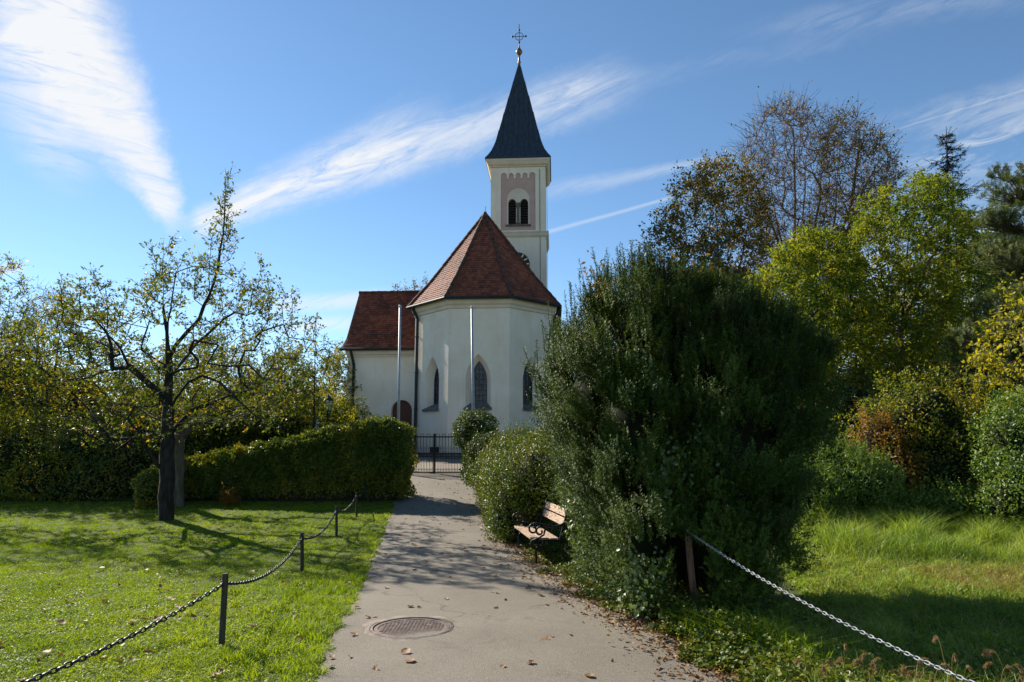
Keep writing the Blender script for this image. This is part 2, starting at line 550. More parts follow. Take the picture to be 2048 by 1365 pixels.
def asphalt_mat(name, lo, mid, hi):
    m_ = bpy.data.materials.new(name); m_.use_nodes = True
    g = G(m_.node_tree)
    tc = g.n('ShaderNodeTexCoord')
    big = g.noise(tc.outputs['Object'], .7, 6, .6)
    fine = g.noise(tc.outputs['Object'], 160, 3, .7)
    vor = g.n('ShaderNodeTexVoronoi'); vor.inputs['Scale'].default_value = 130
    g.l(tc.outputs['Object'], vor.inputs['Vector'])
    sp = g.n('ShaderNodeSeparateColor'); g.l(vor.outputs['Color'], sp.inputs[0])
    f = g.m('ADD', g.m('ADD', g.m('MULTIPLY', big, .45), g.m('MULTIPLY', fine, .30)), g.m('MULTIPLY', sp.outputs[0], .25))
    c = g.ramp(f, [(.28, lo), (.5, mid), (.75, hi)])
    # stains with ragged outlines
    st = g.smooth(g.noise(tc.outputs['Object'], 2.3, 8, .7, .6), .56, .72)
    c = g.mix(g.m('MULTIPLY', st, .45), c, tuple(v * .45 for v in lo))
    wv = g.n('ShaderNodeVectorMath', operation='ADD')
    g.l(tc.outputs['Object'], wv.inputs[0])
    sc = g.n('ShaderNodeVectorMath', operation='SCALE'); sc.inputs['Scale'].default_value = .55
    g.l(g.noise(tc.outputs['Object'], 1.7, 6, .7, fac=False), sc.inputs[0]); g.l(sc.outputs[0], wv.inputs[1])
    vc = g.n('ShaderNodeTexVoronoi', feature='DISTANCE_TO_EDGE'); vc.inputs['Scale'].default_value = .42
    g.l(wv.outputs[0], vc.inputs['Vector'])
    ck_ = g.m('MULTIPLY', g.m('SUBTRACT', 1.0, g.smooth(vc.outputs['Distance'], .002, .007)), g.smooth(g.noise(tc.outputs['Object'], .5, 3, .6), .45, .6))
    c = g.mix(g.m('MULTIPLY', ck_, .6), c, tuple(v * .25 for v in lo))
    b = g.n('ShaderNodeBsdfPrincipled'); b.inputs['Roughness'].default_value = .82; b.inputs['Specular IOR Level'].default_value = .3
    g.l(c, b.inputs['Base Color'])
    bn = g.n('ShaderNodeBump'); bn.inputs['Strength'].default_value = .55; bn.inputs['Distance'].default_value = .006
    g.l(g.m('ADD', fine, vor.outputs['Distance']), bn.inputs['Height']); g.l(bn.outputs[0], b.inputs['Normal'])
    o = g.n('ShaderNodeOutputMaterial'); g.l(b.outputs[0], o.inputs['Surface'])
    return m_


M_GROUND = ground_mat()
M_ASPHALT = asphalt_mat('grey_asphalt', (.108, .092, .070), (.165, .143, .110), (.24, .21, .165))
M_PLAZA = asphalt_mat('forecourt_gravel', (.17, .14, .11), (.24, .20, .16), (.31, .265, .215))


def grid_sheet(name, xs, ys, zf, mat, kind='structure'):
    X, Y = np.meshgrid(xs, ys)
    V = np.stack([X, Y, zf(X, Y)], -1).reshape(-1, 3)
    ny, nx = X.shape
    i = np.arange(ny - 1)[:, None] * nx + np.arange(nx - 1)[None]
    Fq = np.stack([i, i + 1, i + nx + 1, i + nx], -1).reshape(-1, 4)
    o = link(name, np_mesh(name, V, [Fq], True), mat)
    o['kind'] = kind
    return o


xs = np.unique(np.concatenate([np.linspace(-600, -40, 12), np.linspace(-40, 40, 81), np.linspace(40, 600, 12)]))
ys = np.unique(np.concatenate([np.linspace(-60, 0, 8), np.linspace(0, 46, 93), np.linspace(46, 900, 20)]))
grid_sheet('ground', xs, ys, gh, M_GROUND)

PL = ((-4, -.20), (0, -.72), (4.65, -1.325), (6.33, -1.55), (8.9, -1.87), (12.4, -2.33), (16.5, -2.85), (24, -3.80), (27, -4.2))
PR = ((-4, 2.6), (0, 2.3), (4.65, 1.72), (6.33, 1.35), (8.4, .95), (9.9, .62), (12.6, .15), (17.2, -.42), (24, -1.30), (27, -1.7))


def path_l(y): return np.interp(y, [a for a, b in PL], [b for a, b in PL])
def path_r(y): return np.interp(y, [a for a, b in PR], [b for a, b in PR])


ys = np.linspace(-4, 25.2, 220)
ts = np.linspace(0, 1, 25)
T, Y = np.meshgrid(ts, ys)
jl = .03 * np.sin(ys * 5.1) + .02 * np.sin(ys * 13.7 + 1) + .012 * np.sin(ys * 37)
X = (path_l(Y) + jl[:, None]) * (1 - T) + (path_r(Y) + .04 * np.sin(Y * 7)) * T
V = np.stack([X, Y, gh(X, Y) + .012 + .012 * np.sin(T * math.pi)], -1).reshape(-1, 3)
i = np.arange(len(ys) - 1)[:, None] * 25 + np.arange(24)[None]
o = link('path', np_mesh('path', V, [np.stack([i, i + 1, i + 26, i + 25], -1).reshape(-1, 4)], True), M_ASPHALT)
o['kind'] = 'structure'
grid_sheet('forecourt', np.linspace(-12, 7, 40), np.linspace(25.25, 50, 40), lambda x, y: prof(y) + .014, M_PLAZA)


# ------------------------------------------------------------------ vegetation toolkit
def unit(a):
    return a / (np.linalg.norm(a, axis=-1, keepdims=True) + 1e-9)


def rdir(n, rng=RNG):
    return unit(rng.normal(size=(n, 3)))


class Lumps:
    """smooth pseudo noise in space, about -1..1"""
    def __init__(self, seed, scale):
        r = np.random.default_rng(seed)
        self.k = unit(r.normal(size=(9, 3))) * r.uniform(.5, 1.9, (9, 1)) * 2 * math.pi / scale
        self.p = r.uniform(0, 6.28, 9)

    def __call__(self, P):
        return np.sin(P @ self.k.T + self.p).sum(1) / 3.4


def leaf_VF(P, A, N, Ln, W, fold=.18):
    """kite shaped leaves folded along the midrib: P base, A axis, N normal"""
    n = len(P)
    A = unit(A); S = unit(np.cross(A, N)); N = np.cross(S, A)
    Ln = np.broadcast_to(np.asarray(Ln, float), (n,))[:, None]
    W = np.broadcast_to(np.asarray(W, float), (n,))[:, None]
    V = np.stack([P, P + A * Ln * .45 + S * W * .5 + N * W * fold, P + A * Ln - N * Ln * .08, P + A * Ln * .45 - S * W * .5 + N * W * fold], 1).reshape(-1, 3)
    b = np.arange(n)[:, None] * 4
    F_ = np.concatenate([b + np.array([[0, 1, 2]]), b + np.array([[0, 2, 3]])])
    return V, F_


def leaf_obj(name, P, A, N, Ln, W, mat, parent, fold=.18):
    V, F_ = leaf_VF(P, A, N, Ln, W, fold)
    return link(name, np_mesh(name, V, [F_]), mat, parent)


def tubes_mesh(name, polys, sides_big=7):
    """polys: list of (pts (n,3), radii (n))"""
    Vs = []; Fs = []; off = 0
    groups = {}
    for pts, rad in polys:
        s = sides_big if rad[0] > .04 else (5 if rad[0] > .015 else 3)
        groups.setdefault((len(pts), s), []).append((pts, rad))
    for (n, s), lst in groups.items():
        if n < 2: continue
        P = np.stack([a for a, b in lst]); Rr = np.stack([b for a, b in lst])
        T = np.gradient(P, axis=1); T = unit(T)
        ref = np.where(np.abs(T[:, :1, 2:3]) < .9, np.array([[[0, 0, 1.]]]), np.array([[[1., 0, 0]]]))
        A = unit(np.cross(T, np.broadcast_to(ref, T.shape))); B = np.cross(A, T)
        w = np.arange(s) * 2 * math.pi / s
        ring = P[:, :, None] + Rr[:, :, None, None] * (np.cos(w)[None, None, :, None] * A[:, :, None] + np.sin(w)[None, None, :, None] * B[:, :, None])
        m_ = len(lst)
        Vs.append(ring.reshape(-1, 3))
        base = np.arange(m_)[:, None, None] * n * s + np.arange(n - 1)[None, :, None] * s
        k = np.arange(s)[None, None]; k2 = (np.arange(s) + 1)[None, None] % s
        Fs.append((off + np.stack([base + k, base + k2, base + s + k2, base + s + k], -1)).reshape(-1, 4))
        off += m_ * n * s
    return np_mesh(name, np.concatenate(Vs), Fs, True)


def sample_px(poly, Dc, dD, n, rng=RNG, grow=1.0):
    """points inside a traced outline, given a real depth that is thickest in the middle"""
    poly = np.array(poly, float)
    c = poly.mean(0)
    poly = c + (poly - c) * grow
    lo, hi = poly.min(0), poly.max(0)
    out = []
    x1, y1 = poly[:, 0], poly[:, 1]
    x2, y2 = np.roll(x1, -1), np.roll(y1, -1)
    while len(out) < n:
        q = rng.uniform(lo, hi, (n * 2, 2))
        cr = ((y1[None] > q[:, 1:]) != (y2[None] > q[:, 1:])) & (q[:, :1] < (x2 - x1)[None] * (q[:, 1:] - y1[None]) / ((y2 - y1)[None] + 1e-9) + x1[None])
        out += list(q[cr.sum(1) % 2 == 1])
    q = np.array(out[:n])
    r = np.sqrt((((q - c) / ((hi - lo) / 2)) ** 2).sum(1))
    th = np.sqrt(np.clip(1 - .8 * r * r, .08, 1))
    D = Dc + dD * th * rng.uniform(-1, 1, n)
    return np.array([at(a, b, d) for (a, b), d in zip(q, D)])


def grow_skeleton(init, pts, rng, step=.5, up=.6, wig=.12, tip=.006, pw=2.4, rmax=None):
    """init: list of polylines (first = trunk).  Each point of pts is joined to the nearest suitable node.
    returns list of (polyline, radii)"""
    pos = []; par = []
    for li, pl in enumerate(init):
        pl = [np.array(p, float) for p in pl]
        if li == 0:
            prev = -1
            start = 0
        else:
            d = np.linalg.norm(np.array(pos) - pl[0], axis=1)
            prev = int(d.argmin()); start = 0
        for p in pl[start:]:
            if prev >= 0:
                a = pos[prev]
                n = max(1, int(np.linalg.norm(p - a) / step))
                for k in range(1, n):
                    pos.append(a + (p - a) * k / n + rng.normal(size=3) * .02); par.append(prev); prev = len(pos) - 1
            pos.append(p); par.append(prev); prev = len(pos) - 1
    base = pos[0]
    order = np.argsort(np.linalg.norm(pts - np.mean(np.array(pos), 0), axis=1))
    cap = len(pos) + len(pts) * 8 + 1000
    PA = np.zeros((cap, 3)); PA[:len(pos)] = pos
    n = len(pos)
    tips = []
    for i in order:
        p = pts[i]
        d = p - PA[:n]
        L = np.linalg.norm(d, axis=1) + 1e-6
        cost = L * (1 + up * np.clip(-d[:, 2] / L + .15, 0, 1.2) * 2)
        cost[0:2] += 50
        j = int(cost.argmin())
        a = PA[j].copy()
        m_ = max(1, min(7, int(L[j] / step)))
        side = rng.normal(size=3) * wig * L[j]
        prev = j
        for k in range(1, m_ + 1):
            t = k / m_
            q = a + (p - a) * t + side * math.sin(t * math.pi) + np.array((0, 0, -up * .12 * L[j] * math.sin(t * math.pi)))
            PA[n] = q; par.append(prev); prev = n; n += 1
        tips.append(n - 1)
    par = np.array(par)
    acc = np.zeros(n)
    has = np.zeros(n, bool); has[par[par >= 0]] = True
    for k in range(n - 1, -1, -1):
        if not has[k]:
            acc[k] = tip ** pw
        if par[k] >= 0:
            acc[par[k]] += acc[k]
    # par index always smaller than child -> one reverse sweep is enough
    rad = acc ** (1 / pw)
    if rmax:
        s = rmax / rad[0]
        rad = np.where(rad > tip * 2, tip * 2 + (rad - tip * 2) * max(.05, (rmax - tip * 2) / max(1e-6, rad[0] - tip * 2)), rad)
    kids = [[] for _ in range(n)]
    for k in range(n):
        if par[k] >= 0: kids[par[k]].append(k)
    polys = []
    stack = [(0, -1)]
    while stack:
        s, pr = stack.pop()
        chain = [s] if pr < 0 else [pr, s]
        cur = s
        while kids[cur]:
            ks = sorted(kids[cur], key=lambda q: -rad[q])
            for q in ks[1:]:
                stack.append((q, cur))
            cur = ks[0]; chain.append(cur)
        rr = rad[chain].copy()
        if pr >= 0: rr[0] = min(rr[0], rr[1] * 1.25)
        polys.append((PA[chain], rr))
    return polys, PA[:n], np.array(tips)


def twigs_and_leaves(tips, rng, ntw, tl, nleaf, lsize, center, updir=.25, outdir=.5, droop=.0, tr=.004, tipn=True, spread=.5):
    """short twigs at each tip with leaves set along them"""
    n = len(tips)
    P0 = np.repeat(tips, ntw, 0)
    out = unit(P0 - center)
    D = unit(rdir(len(P0), rng) + out * outdir + np.array((0, 0, updir)))
    L = tl * rng.uniform(.5, 1.3, len(P0))
    P1 = P0 + D * (L * .5)[:, None] + rng.normal(size=P0.shape) * .02
    P2 = P0 + D * L[:, None] + np.array((0, 0, -droop)) * L[:, None]
    polys = [(np.stack([a, b, c]), np.array((tr * 1.6, tr * 1.2, tr * .6))) for a, b, c in zip(P0, P1, P2)]
    t = rng.uniform(.05, 1.0, (len(P0), nleaf))
    B = P0[:, None] + (P2 - P0)[:, None] * t[..., None] + rng.normal(size=(len(P0), nleaf, 3)) * tl * .10
    B = B.reshape(-1, 3)
    A = unit(rdir(len(B), rng) + np.repeat(D, nleaf, 0) * .7 + np.array((0, 0, -droop)))
    N = unit(rdir(len(B), rng) * .8 + np.array((0, 0, 1.0)) * spread)
    S = lsize * rng.uniform(.6, 1.25, len(B))
    return polys, B, A, N, S


def tree(name, label, init, pts, leafmat, bark, seed, ntw=3, tl=.5, nleaf=7, lsize=.08, laspect=.5, step=.5, up=.6, wig=.12, tip=.006,
         rmax=.2, droop=.1, bare=0.0, cat='tree', group=None, tr=.004, outdir=.5, updir=.25, pw=2.4):
    rng = np.random.default_rng(seed)
    base = np.array(init[0][0], float)
    e = empty(name, base, label, cat, 0, group)
    polys, nodes, tips = grow_skeleton(init, pts, rng, step, up, wig, tip, pw, rmax)
    tp = nodes[tips]
    c = np.mean(pts, 0)
    tw, B, A, N, S = twigs_and_leaves(tp, rng, ntw, tl, nleaf, lsize, c, updir=updir, droop=droop, tr=tr, outdir=outdir)
    polys = [(p - base, r) for p, r in polys]
    tw = [(p - base, r) for p, r in tw]
    link('trunk', tubes_mesh('trunk', polys + tw), bark, e)
    if bare:
        lm = Lumps(seed + 5, 2.2)
        keep = rng.uniform(0, 1, len(B)) > bare + .35 * lm(B)
        B, A, N, S = B[keep], A[keep], N[keep], S[keep]
    leaf_obj('crown', B - base, A, N, S, S * laspect, leafmat, e)
    return e


def blob_points(ells, n, rng, seed, depth=.25, lump=.12, lscale=.8, zmin=None):
    """points near the surface of a union of ellipsoids with lumpy outline"""
    ells = [(np.array(c, float), np.array(r, float)) for c, r in ells]
    lm = Lumps(seed, lscale)
    area = np.array([(r[0] * r[1] * r[2]) ** (2 / 3) for c, r in ells])
    cnt = (area / area.sum() * n * 1.5).astype(int)
    P = []; N = []
    for (c, r), k in zip(ells, cnt):
        u = rdir(k, rng)
        f = 1 - depth * rng.uniform(0, 1, k) ** 1.6
        nrm = unit(u / r)
        p = c + u * r * f[:, None]
        p = p + nrm * (lm(p) * lump)[:, None]
        keep = np.ones(k, bool)
        for c2, r2 in ells:
            if c2 is c: continue
            keep &= (((p - c2) / r2) ** 2).sum(1) > (1 - depth) ** 2
        if zmin is not None:
            keep &= p[:, 2] > (zmin(p[:, 0], p[:, 1]) if callable(zmin) else zmin)
        P.append(p[keep]); N.append(nrm[keep])
    return np.concatenate(P), np.concatenate(N)


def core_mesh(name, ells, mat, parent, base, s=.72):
    """dark lumpy solids under the leaves, standing in for the shade inside a shrub"""
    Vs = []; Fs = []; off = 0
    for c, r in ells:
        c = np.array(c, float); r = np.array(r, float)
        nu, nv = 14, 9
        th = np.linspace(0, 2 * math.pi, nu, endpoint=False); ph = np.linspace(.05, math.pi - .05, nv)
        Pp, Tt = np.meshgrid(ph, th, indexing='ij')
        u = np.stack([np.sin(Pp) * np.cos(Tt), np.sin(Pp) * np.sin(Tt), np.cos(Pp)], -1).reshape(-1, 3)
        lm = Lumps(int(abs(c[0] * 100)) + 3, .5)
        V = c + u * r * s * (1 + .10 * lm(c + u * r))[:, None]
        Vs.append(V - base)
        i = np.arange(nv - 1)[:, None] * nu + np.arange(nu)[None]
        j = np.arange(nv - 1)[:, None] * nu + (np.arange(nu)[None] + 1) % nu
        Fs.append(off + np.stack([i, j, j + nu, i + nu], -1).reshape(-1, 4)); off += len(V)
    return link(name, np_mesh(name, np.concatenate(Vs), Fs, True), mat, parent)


def shrub(name, label, ells, n, lsize, leafmat, seed, depth=.3, lump=.14, lscale=.8, aspect=.55, nb=.9, cat='shrub', core=.60, group=None, up=.3, shoots=0, zmin=None, core_mat=None):
    rng = np.random.default_rng(seed)
    c0 = np.mean([c for c, r in ells], 0)
    base = np.array((c0[0], c0[1], float(gh(c0[0], c0[1]))))
    e = empty(name, base, label, cat, 0, group)
    P, N = blob_points(ells, n, rng, seed, depth, lump, lscale, zmin=gh if zmin is None else zmin)
    A = unit(rdir(len(P), rng) + N * .35 + np.array((0, 0, up)))
    Nn = unit(N * nb + rdir(len(P), rng) * .75 + np.array((0, 0, .25)))
    S = lsize * rng.uniform(.55, 1.25, len(P))
    if shoots:
        k = rng.integers(0, len(P), shoots)
        k = k[N[k, 2] > .15]
        q = 9
        d = unit(N[k] * .5 + np.array((0, 0, 1.)) + rng.normal(size=(len(k), 3)) * .25)
        Ls = rng.uniform(.12, .42, len(k))
        t = np.linspace(.1, 1, q)
        B = (P[k][:, None] + d[:, None] * (Ls[:, None] * t)[..., None]).reshape(-1, 3)
        P = np.concatenate([P, B]); A = np.concatenate([A, unit(rdir(len(B), rng) + np.repeat(d, q, 0) * .8)])
        Nn = np.concatenate([Nn, unit(rdir(len(B), rng) + np.array((0, 0, .8)))]); S = np.concatenate([S, lsize * rng.uniform(.5, 1.0, len(B))])
    leaf_obj('foliage', P - base, A, Nn, S, S * aspect, leafmat, e)
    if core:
        core_mesh('branches', ells, core_mat or M_INNER, e, base, core)  # opaque dark filler, stands for inner shade and blocks light
    return e


def needles_on(P0, D, L, nn, nl, nw, rng, flat=.0):
    """needles in a bottle-brush along shoots"""
    n = len(P0)
    t = rng.uniform(.02, 1.0, (n, nn))
    B = (P0[:, None] + D[:, None] * (L[:, None] * t)[..., None]).reshape(-1, 3)
    Dn = np.repeat(D, nn, 0)
    rad = unit(np.cross(Dn, rdir(len(B), rng)))
    A = unit(rad * .95 + Dn * .55)
    N = unit(np.cross(A, np.cross(A, Dn)) + rdir(len(B), rng) * .4)
    S = nl * rng.uniform(.7, 1.2, len(B))
    return B, A, N, S, nw


def blades(P, H, W, lean, rng, seg=2):
    """grass blades: seg=1 single triangle, seg=2 bent blade"""
    n = len(P)
    th = rng.uniform(0, 6.283, n)
    S = np.stack([np.cos(th), np.sin(th), np.zeros(n)], 1) * (W * .5)[:, None]
    ph = rng.uniform(0, 6.283, n)
    ln = lean * rng.uniform(.2, 1.4, n)
    Dv = np.stack([np.cos(ph) * ln, np.sin(ph) * ln, np.ones(n)], 1)
    if seg == 1:
        V = np.stack([P - S, P + S, P + Dv * H[:, None]], 1).reshape(-1, 3)
        F_ = np.arange(n)[:, None] * 3 + np.array([[0, 1, 2]])
        return V, [F_]
    mid = P + (Dv * np.array((.35, .35, .62))) * H[:, None]
    tip = P + (Dv * np.array((1.35, 1.35, .95))) * H[:, None]
    V = np.stack([P - S, P + S, mid + S * .8, mid - S * .8, tip], 1).reshape(-1, 3)
    b = np.arange(n)[:, None] * 5
    return V, [b + np.array([[0, 1, 2, 3]]), b + np.array([[3, 2, 4]])]


# ------------------------------------------------------------------ the church
YAW = R(-3.6)
church = empty('church', (-1.47, 30.0, 1.15), 'white village church with a red tiled polygonal choir and a slate spired bell tower', 'church', YAW)
W8 = 2.72
AP = 1.207 * W8                    # apothem of the choir
HW = W8 * (.5 + .70711)            # half width
VL = .70711 * W8                   # depth of the oblique sides
EZ = 7.02                          # top of the choir wall
VB = 11.0                          # choir runs back to here


def arch_pts(h, zs, zspring, zapex, n=8):
    """pointed arch outline, centred on s=0, starting bottom-left, clockwise"""
    rise = zapex - zspring
    Rr = (h * h + rise * rise) / (2 * h)
    left = []
    a1 = math.acos((Rr - h) / Rr)
    for k in range(n + 1):
        a = a1 * k / n
        left.append((-h + Rr - Rr * math.cos(a), zspring + Rr * math.sin(a)))
    right = [(-s, z) for s, z in left[::-1][1:]]
    return [(-h, zs)] + left + right + [(h, zs)]


def round_pts(h, zs, zspring, n=10, cx=0.0):
    return [(cx - h, zs)] + [(cx - h * math.cos(math.pi * k / n), zspring + h * math.sin(math.pi * k / n)) for k in range(n + 1)] + [(cx + h, zs)]


def wall_face(mb, p0, p1, z0, z1, holes=()):
    """flat wall from p0 to p1 (local uv) with holes given as (s,z) outlines, s from the middle"""
    p0 = np.array(p0, float); p1 = np.array(p1, float)
    L = np.linalg.norm(p1 - p0); d = (p1 - p0) / L
    mid = (p0 + p1) / 2
    loops = [[Vector((-L / 2, z0, 0)), Vector((L / 2, z0, 0)), Vector((L / 2, z1, 0)), Vector((-L / 2, z1, 0))]]
    for h in holes:
        loops.append([Vector((s, z, 0)) for s, z in h])
    flat = [v for l in loops for v in l]
    tri = tessellate_polygon(loops)
    mb.add([(*(mid + d * v.x), v.y) for v in flat], [tuple(t) for t in tri])
    return mid, d, np.array((d[1], -d[0]))      # outward normal is to the right of travel p0->p1


def window_unit(mid, d, nrm, sc, zsill, hw_o, zsp_o, zap_o, hw_i, zsp_i, zap_i, depth):
    """splayed pointed window: reveal goes to the wall mesh, glass and leads are a part of the church"""
    o = arch_pts(hw_o, zsill, zsp_o, zap_o); i_ = arch_pts(hw_i, zsill + .22, zsp_i, zap_i)
    rv = MB()
    n = len(o)
    O3 = [(*(mid + d * (sc + s)), z) for s, z in o]
    I3 = [(*(mid + d * (sc + s) - nrm * depth), z) for s, z in i_]
    rv.add(O3 + I3, [(k, (k + 1) % n, (k + 1) % n + n, k + n) for k in range(n - 1)])
    w = MB()
    tri = tessellate_polygon([[Vector((s, z, 0)) for s, z in i_]])
    w.add([(*(mid + d * (sc + s) - nrm * (depth + .01)), z) for s, z in i_], [tuple(t) for t in tri])
    glass = w.build('window', M_GLASS, church)
    ld = MB()
    rr = np.random.default_rng(int(zap_o * 10 + mid[0] * 10) + 50)

    def P(s, z, off=.012): return (*(mid + d * (sc + s) - nrm * (depth - off)), z)
    z = zsill + .30
    while z < zap_i - .2:
        ld.tube([P(-hw_i, z), P(hw_i, z)], .013, 4); z += .235
    for s in (-hw_i * .5, 0, hw_i * .5):
        ld.tube([P(s, zsill + .2), P(s, zap_i - .1 - abs(s) * 1.2)], .011, 4)
    for k in range(16):      # came pattern of the picture panes
        s0, z0 = rr.uniform(-hw_i * .8, hw_i * .8), rr.uniform(zsill + .35, zap_i - .6)
        ld.tube([P(s0, z0), P(max(-hw_i, min(hw_i, s0 + rr.uniform(-.2, .2))), z0 + rr.uniform(.1, .35))], .009, 4)
    ld.tube([P(s, z, .02) for s, z in i_], .028, 5)
    ld.build('lead_frame', M_LEAD, glass)
    sl = MB()
    a = [(*(mid + d * (sc - hw_o - .06) + nrm * .10), zsill - .05), (*(mid + d * (sc + hw_o + .06) + nrm * .10), zsill - .05),
         (*(mid + d * (sc + hw_i) - nrm * (depth - .003)), zsill + .22), (*(mid + d * (sc - hw_i) - nrm * (depth - .003)), zsill + .22)]
    sl.add(a + [(x, y, z - .09) for x, y, z in a], [(0, 1, 2, 3), (7, 6, 5, 4), (0, 4, 5, 1), (1, 5, 6, 2), (2, 6, 7, 3), (3, 7, 4, 0)])
    sl.build('window_sill', M_STONE, church)
    return o, rv


ring = [(-HW, VB), (-HW, VL), (-W8 / 2, 0), (W8 / 2, 0), (HW, VL), (HW, VB)]
wall = MB()
zs_ = 2.20
for k in range(5):
    p0, p1 = ring[k], ring[k + 1]
    oblique = k in (1, 2, 3)
    holes = []
    if oblique:
        mid = (np.array(p0) + np.array(p1)) / 2
        L = np.linalg.norm(np.array(p1) - np.array(p0)); d = (np.array(p1) - np.array(p0)) / L
        nrm = np.array((d[1], -d[0]))
        sc = {1: .12, 2: -.02, 3: .0}[k]
        o, rv = window_unit(mid, d, nrm, sc, zs_, .56, 3.40, 4.55, .34, 3.35, 4.25, .40)
        holes.append([(sc + s, z) for s, z in o])
        wall.v, wall.f = wall.v, wall.f
        wall.add(rv.v, rv.f)
    wall_face(wall, p0, p1, -.35, EZ, holes)
wo = wall.build('choir_wall', M_PLASTER, church)
# base course, cornice
base_ = MB(); cor = MB()


def offset_ring(off):
    """ring pushed outwards"""
    s = off * math.tan(R(22.5))
    return [(-HW - off, VB), (-HW - off, VL - s), (-W8 / 2 - s, -off), (W8 / 2 + s, -off), (HW + off, VL - s), (HW + off, VB)]


def band(mb, prof_pts):
    """prof_pts: (off, z) swept round the choir"""
    rings = [[(*p, z) for p in offset_ring(o_)] for o_, z in prof_pts]
    n = 6
    for a, b in zip(rings[:-1], rings[1:]):
        mb.add(a + b, [(k, k + 1, k + 1 + n, k + n) for k in range(n - 1)])


band(base_, [(.0, .22), (.05, .18), (.06, -.4)])
base_.build('base_course', M_STONE, church)
band(cor, [(.005, EZ - .42), (.06, EZ - .40), (.07, EZ - .28), (.14, EZ - .22), (.20, EZ - .04), (.22, EZ + .02), (0, EZ + .03)])
cor.build('cornice', M_CREAM, church)

# roof of the choir: flared facets covered with single plain tiles
APEX = np.array((-.10, AP, 12.15))
EO = .30


def tile_facet(mb_under, tiles, a, b, c, d_, nrow, w=.185, rng=RNG, skip=None):
    """quad a-b (eave) to d_-c (top); tiles laid in rows, clipped to the quad"""
    a, b, c, d_ = [np.array(p, float) for p in (a, b, c, d_)]
    mb_under.add([a, b, c, d_], [(0, 1, 2, 3)])
    nrm = unit(np.cross(b - a, d_ - a))
    for r in range(nrow):
        t = (r + .0) / nrow
        l = a + (d_ - a) * t; rr = b + (c - b) * t
        L = np.linalg.norm(rr - l)
        if L < .05: continue
        n = max(1, int(round(L / w)))
        e = (rr - l) / L
        upv = ((d_ - a) + (c - b)) / 2 / nrow
        up = upv - e * (upv @ e)
        hrow = np.linalg.norm(up); up = up / hrow
        off = .5 if r % 2 else 0.0
        for k in range(-1, n + 1):
            s0 = (k + off) * L / n; s1 = s0 + L / n * .965
            s0 = max(0, s0); s1 = min(L, s1)
            if s1 - s0 < .03: continue
            jz = rng.uniform(.0, .012); j2 = rng.uniform(-.006, .006)
            p = [l + e * s0, l + e * s1]
            lo_ = nrm * (.030 + jz); hi_ = nrm * (.008)
            ext = hrow * 1.25
            lift = up * (-.02 + j2)
            # lower edge slightly rounded like a plain tile
            q = [p[0] + lo_ + lift + up * .03, (p[0] * .75 + p[1] * .25) + lo_ + lift, (p[0] * .25 + p[1] * .75) + lo_ + lift, p[1] + lo_ + lift + up * .03,
                 p[1] + hi_ + up * ext, p[0] + hi_ + up * ext]
            q2 = [q[0] - nrm * .02, q[1] - nrm * .02, q[2] - nrm * .02, q[3] - nrm * .02]
            tiles.add(q + q2, [(0, 1, 2, 3, 4, 5), (0, 6, 7, 1), (1, 7, 8, 2), (2, 8, 9, 3)])


def ridge_tiles(mb, a, b, step=.34, r=.085):
    a = np.array(a, float); b = np.array(b, float)
    L = np.linalg.norm(b - a); n = max(1, int(L / step)); d = (b - a) / L
    for k in range(n):
        p = a + d * (k * L / n - .03); q = a + d * ((k + 1) * L / n)
        j = RNG.uniform(-.008, .008, 3)
        mb.tube([p + j, q + j], [r * 1.12, r * .9], 8)


eave = [np.array((*p, EZ + .03)) for p in offset_ring(EO)]
KT, KZ = .72, EZ + .03 + .255 * (12.15 - EZ)
ridge_back = np.array((-.10, VB, 12.15))
roof_u = MB(); roof_t = MB(); hips = MB()


def kink(p, top):
    return np.array((p[0] + (top[0] - p[0]) * (1 - KT), p[1] + (top[1] - p[1]) * (1 - KT), KZ))


def kx(p):   # for the straight sides the kink keeps v
    return np.array((p[0] + (APEX[0] - p[0]) * (1 - KT), p[1], KZ))


tops = {0: ridge_back, 1: APEX, 2: APEX, 3: APEX, 4: APEX, 5: ridge_back}
kk = []
for k in range(6):
    kk.append(kx(eave[k]) if k in (0, 5) else kink(eave[k], APEX))
for k in range(5):
    tile_facet(roof_u, roof_t, eave[k], eave[k + 1], kk[k + 1], kk[k], 10)
    tile_facet(roof_u, roof_t, kk[k], kk[k + 1], tops[k + 1], tops[k], 29)
for k in (1, 2, 3, 4):
    ridge_tiles(hips, eave[k] + (0, 0, .05), kk[k] + (0, 0, .05))
    ridge_tiles(hips, kk[k] + (0, 0, .05), APEX + (0, 0, .05))
ridge_tiles(hips, APEX + (0, 0, .05), ridge_back + (0, 0, .05))
r_ = roof_u.build('roof', M_TILEDARK, church)
roof_t.build('roof_tiles', M_TILE, r_)
hips.build('ridge_tiles', M_TILEDARK, r_)
hk = MB(); hk.tube([APEX + (0, 0, .1), APEX + (.02, 0, .42)], .014, 5); hk.build('roof_spike', M_IRON, r_)

gut = MB()
gring = [np.array((*p, EZ + .02)) for p in offset_ring(EO + .06)]
gut.tube(gring, .075, 8)
g_ = gut.build('gutter', M_GUTTER, church)


def downpipe(top, elbow, bottom, r=.072):
    p = MB()
    p.tube(catmull([top, (np.array(top) * .6 + np.array(elbow) * .4), elbow], 5) + [np.array(bottom)], r, 8)
    for z in np.arange(bottom[2] + .8, elbow[2], 1.7):
        p.lathe([(r, -.03), (r + .022, -.025), (r + .022, .025), (r, .03)], (elbow[0], elbow[1], z), 10)
    return p.build('drainpipe', M_GUTTER, church)


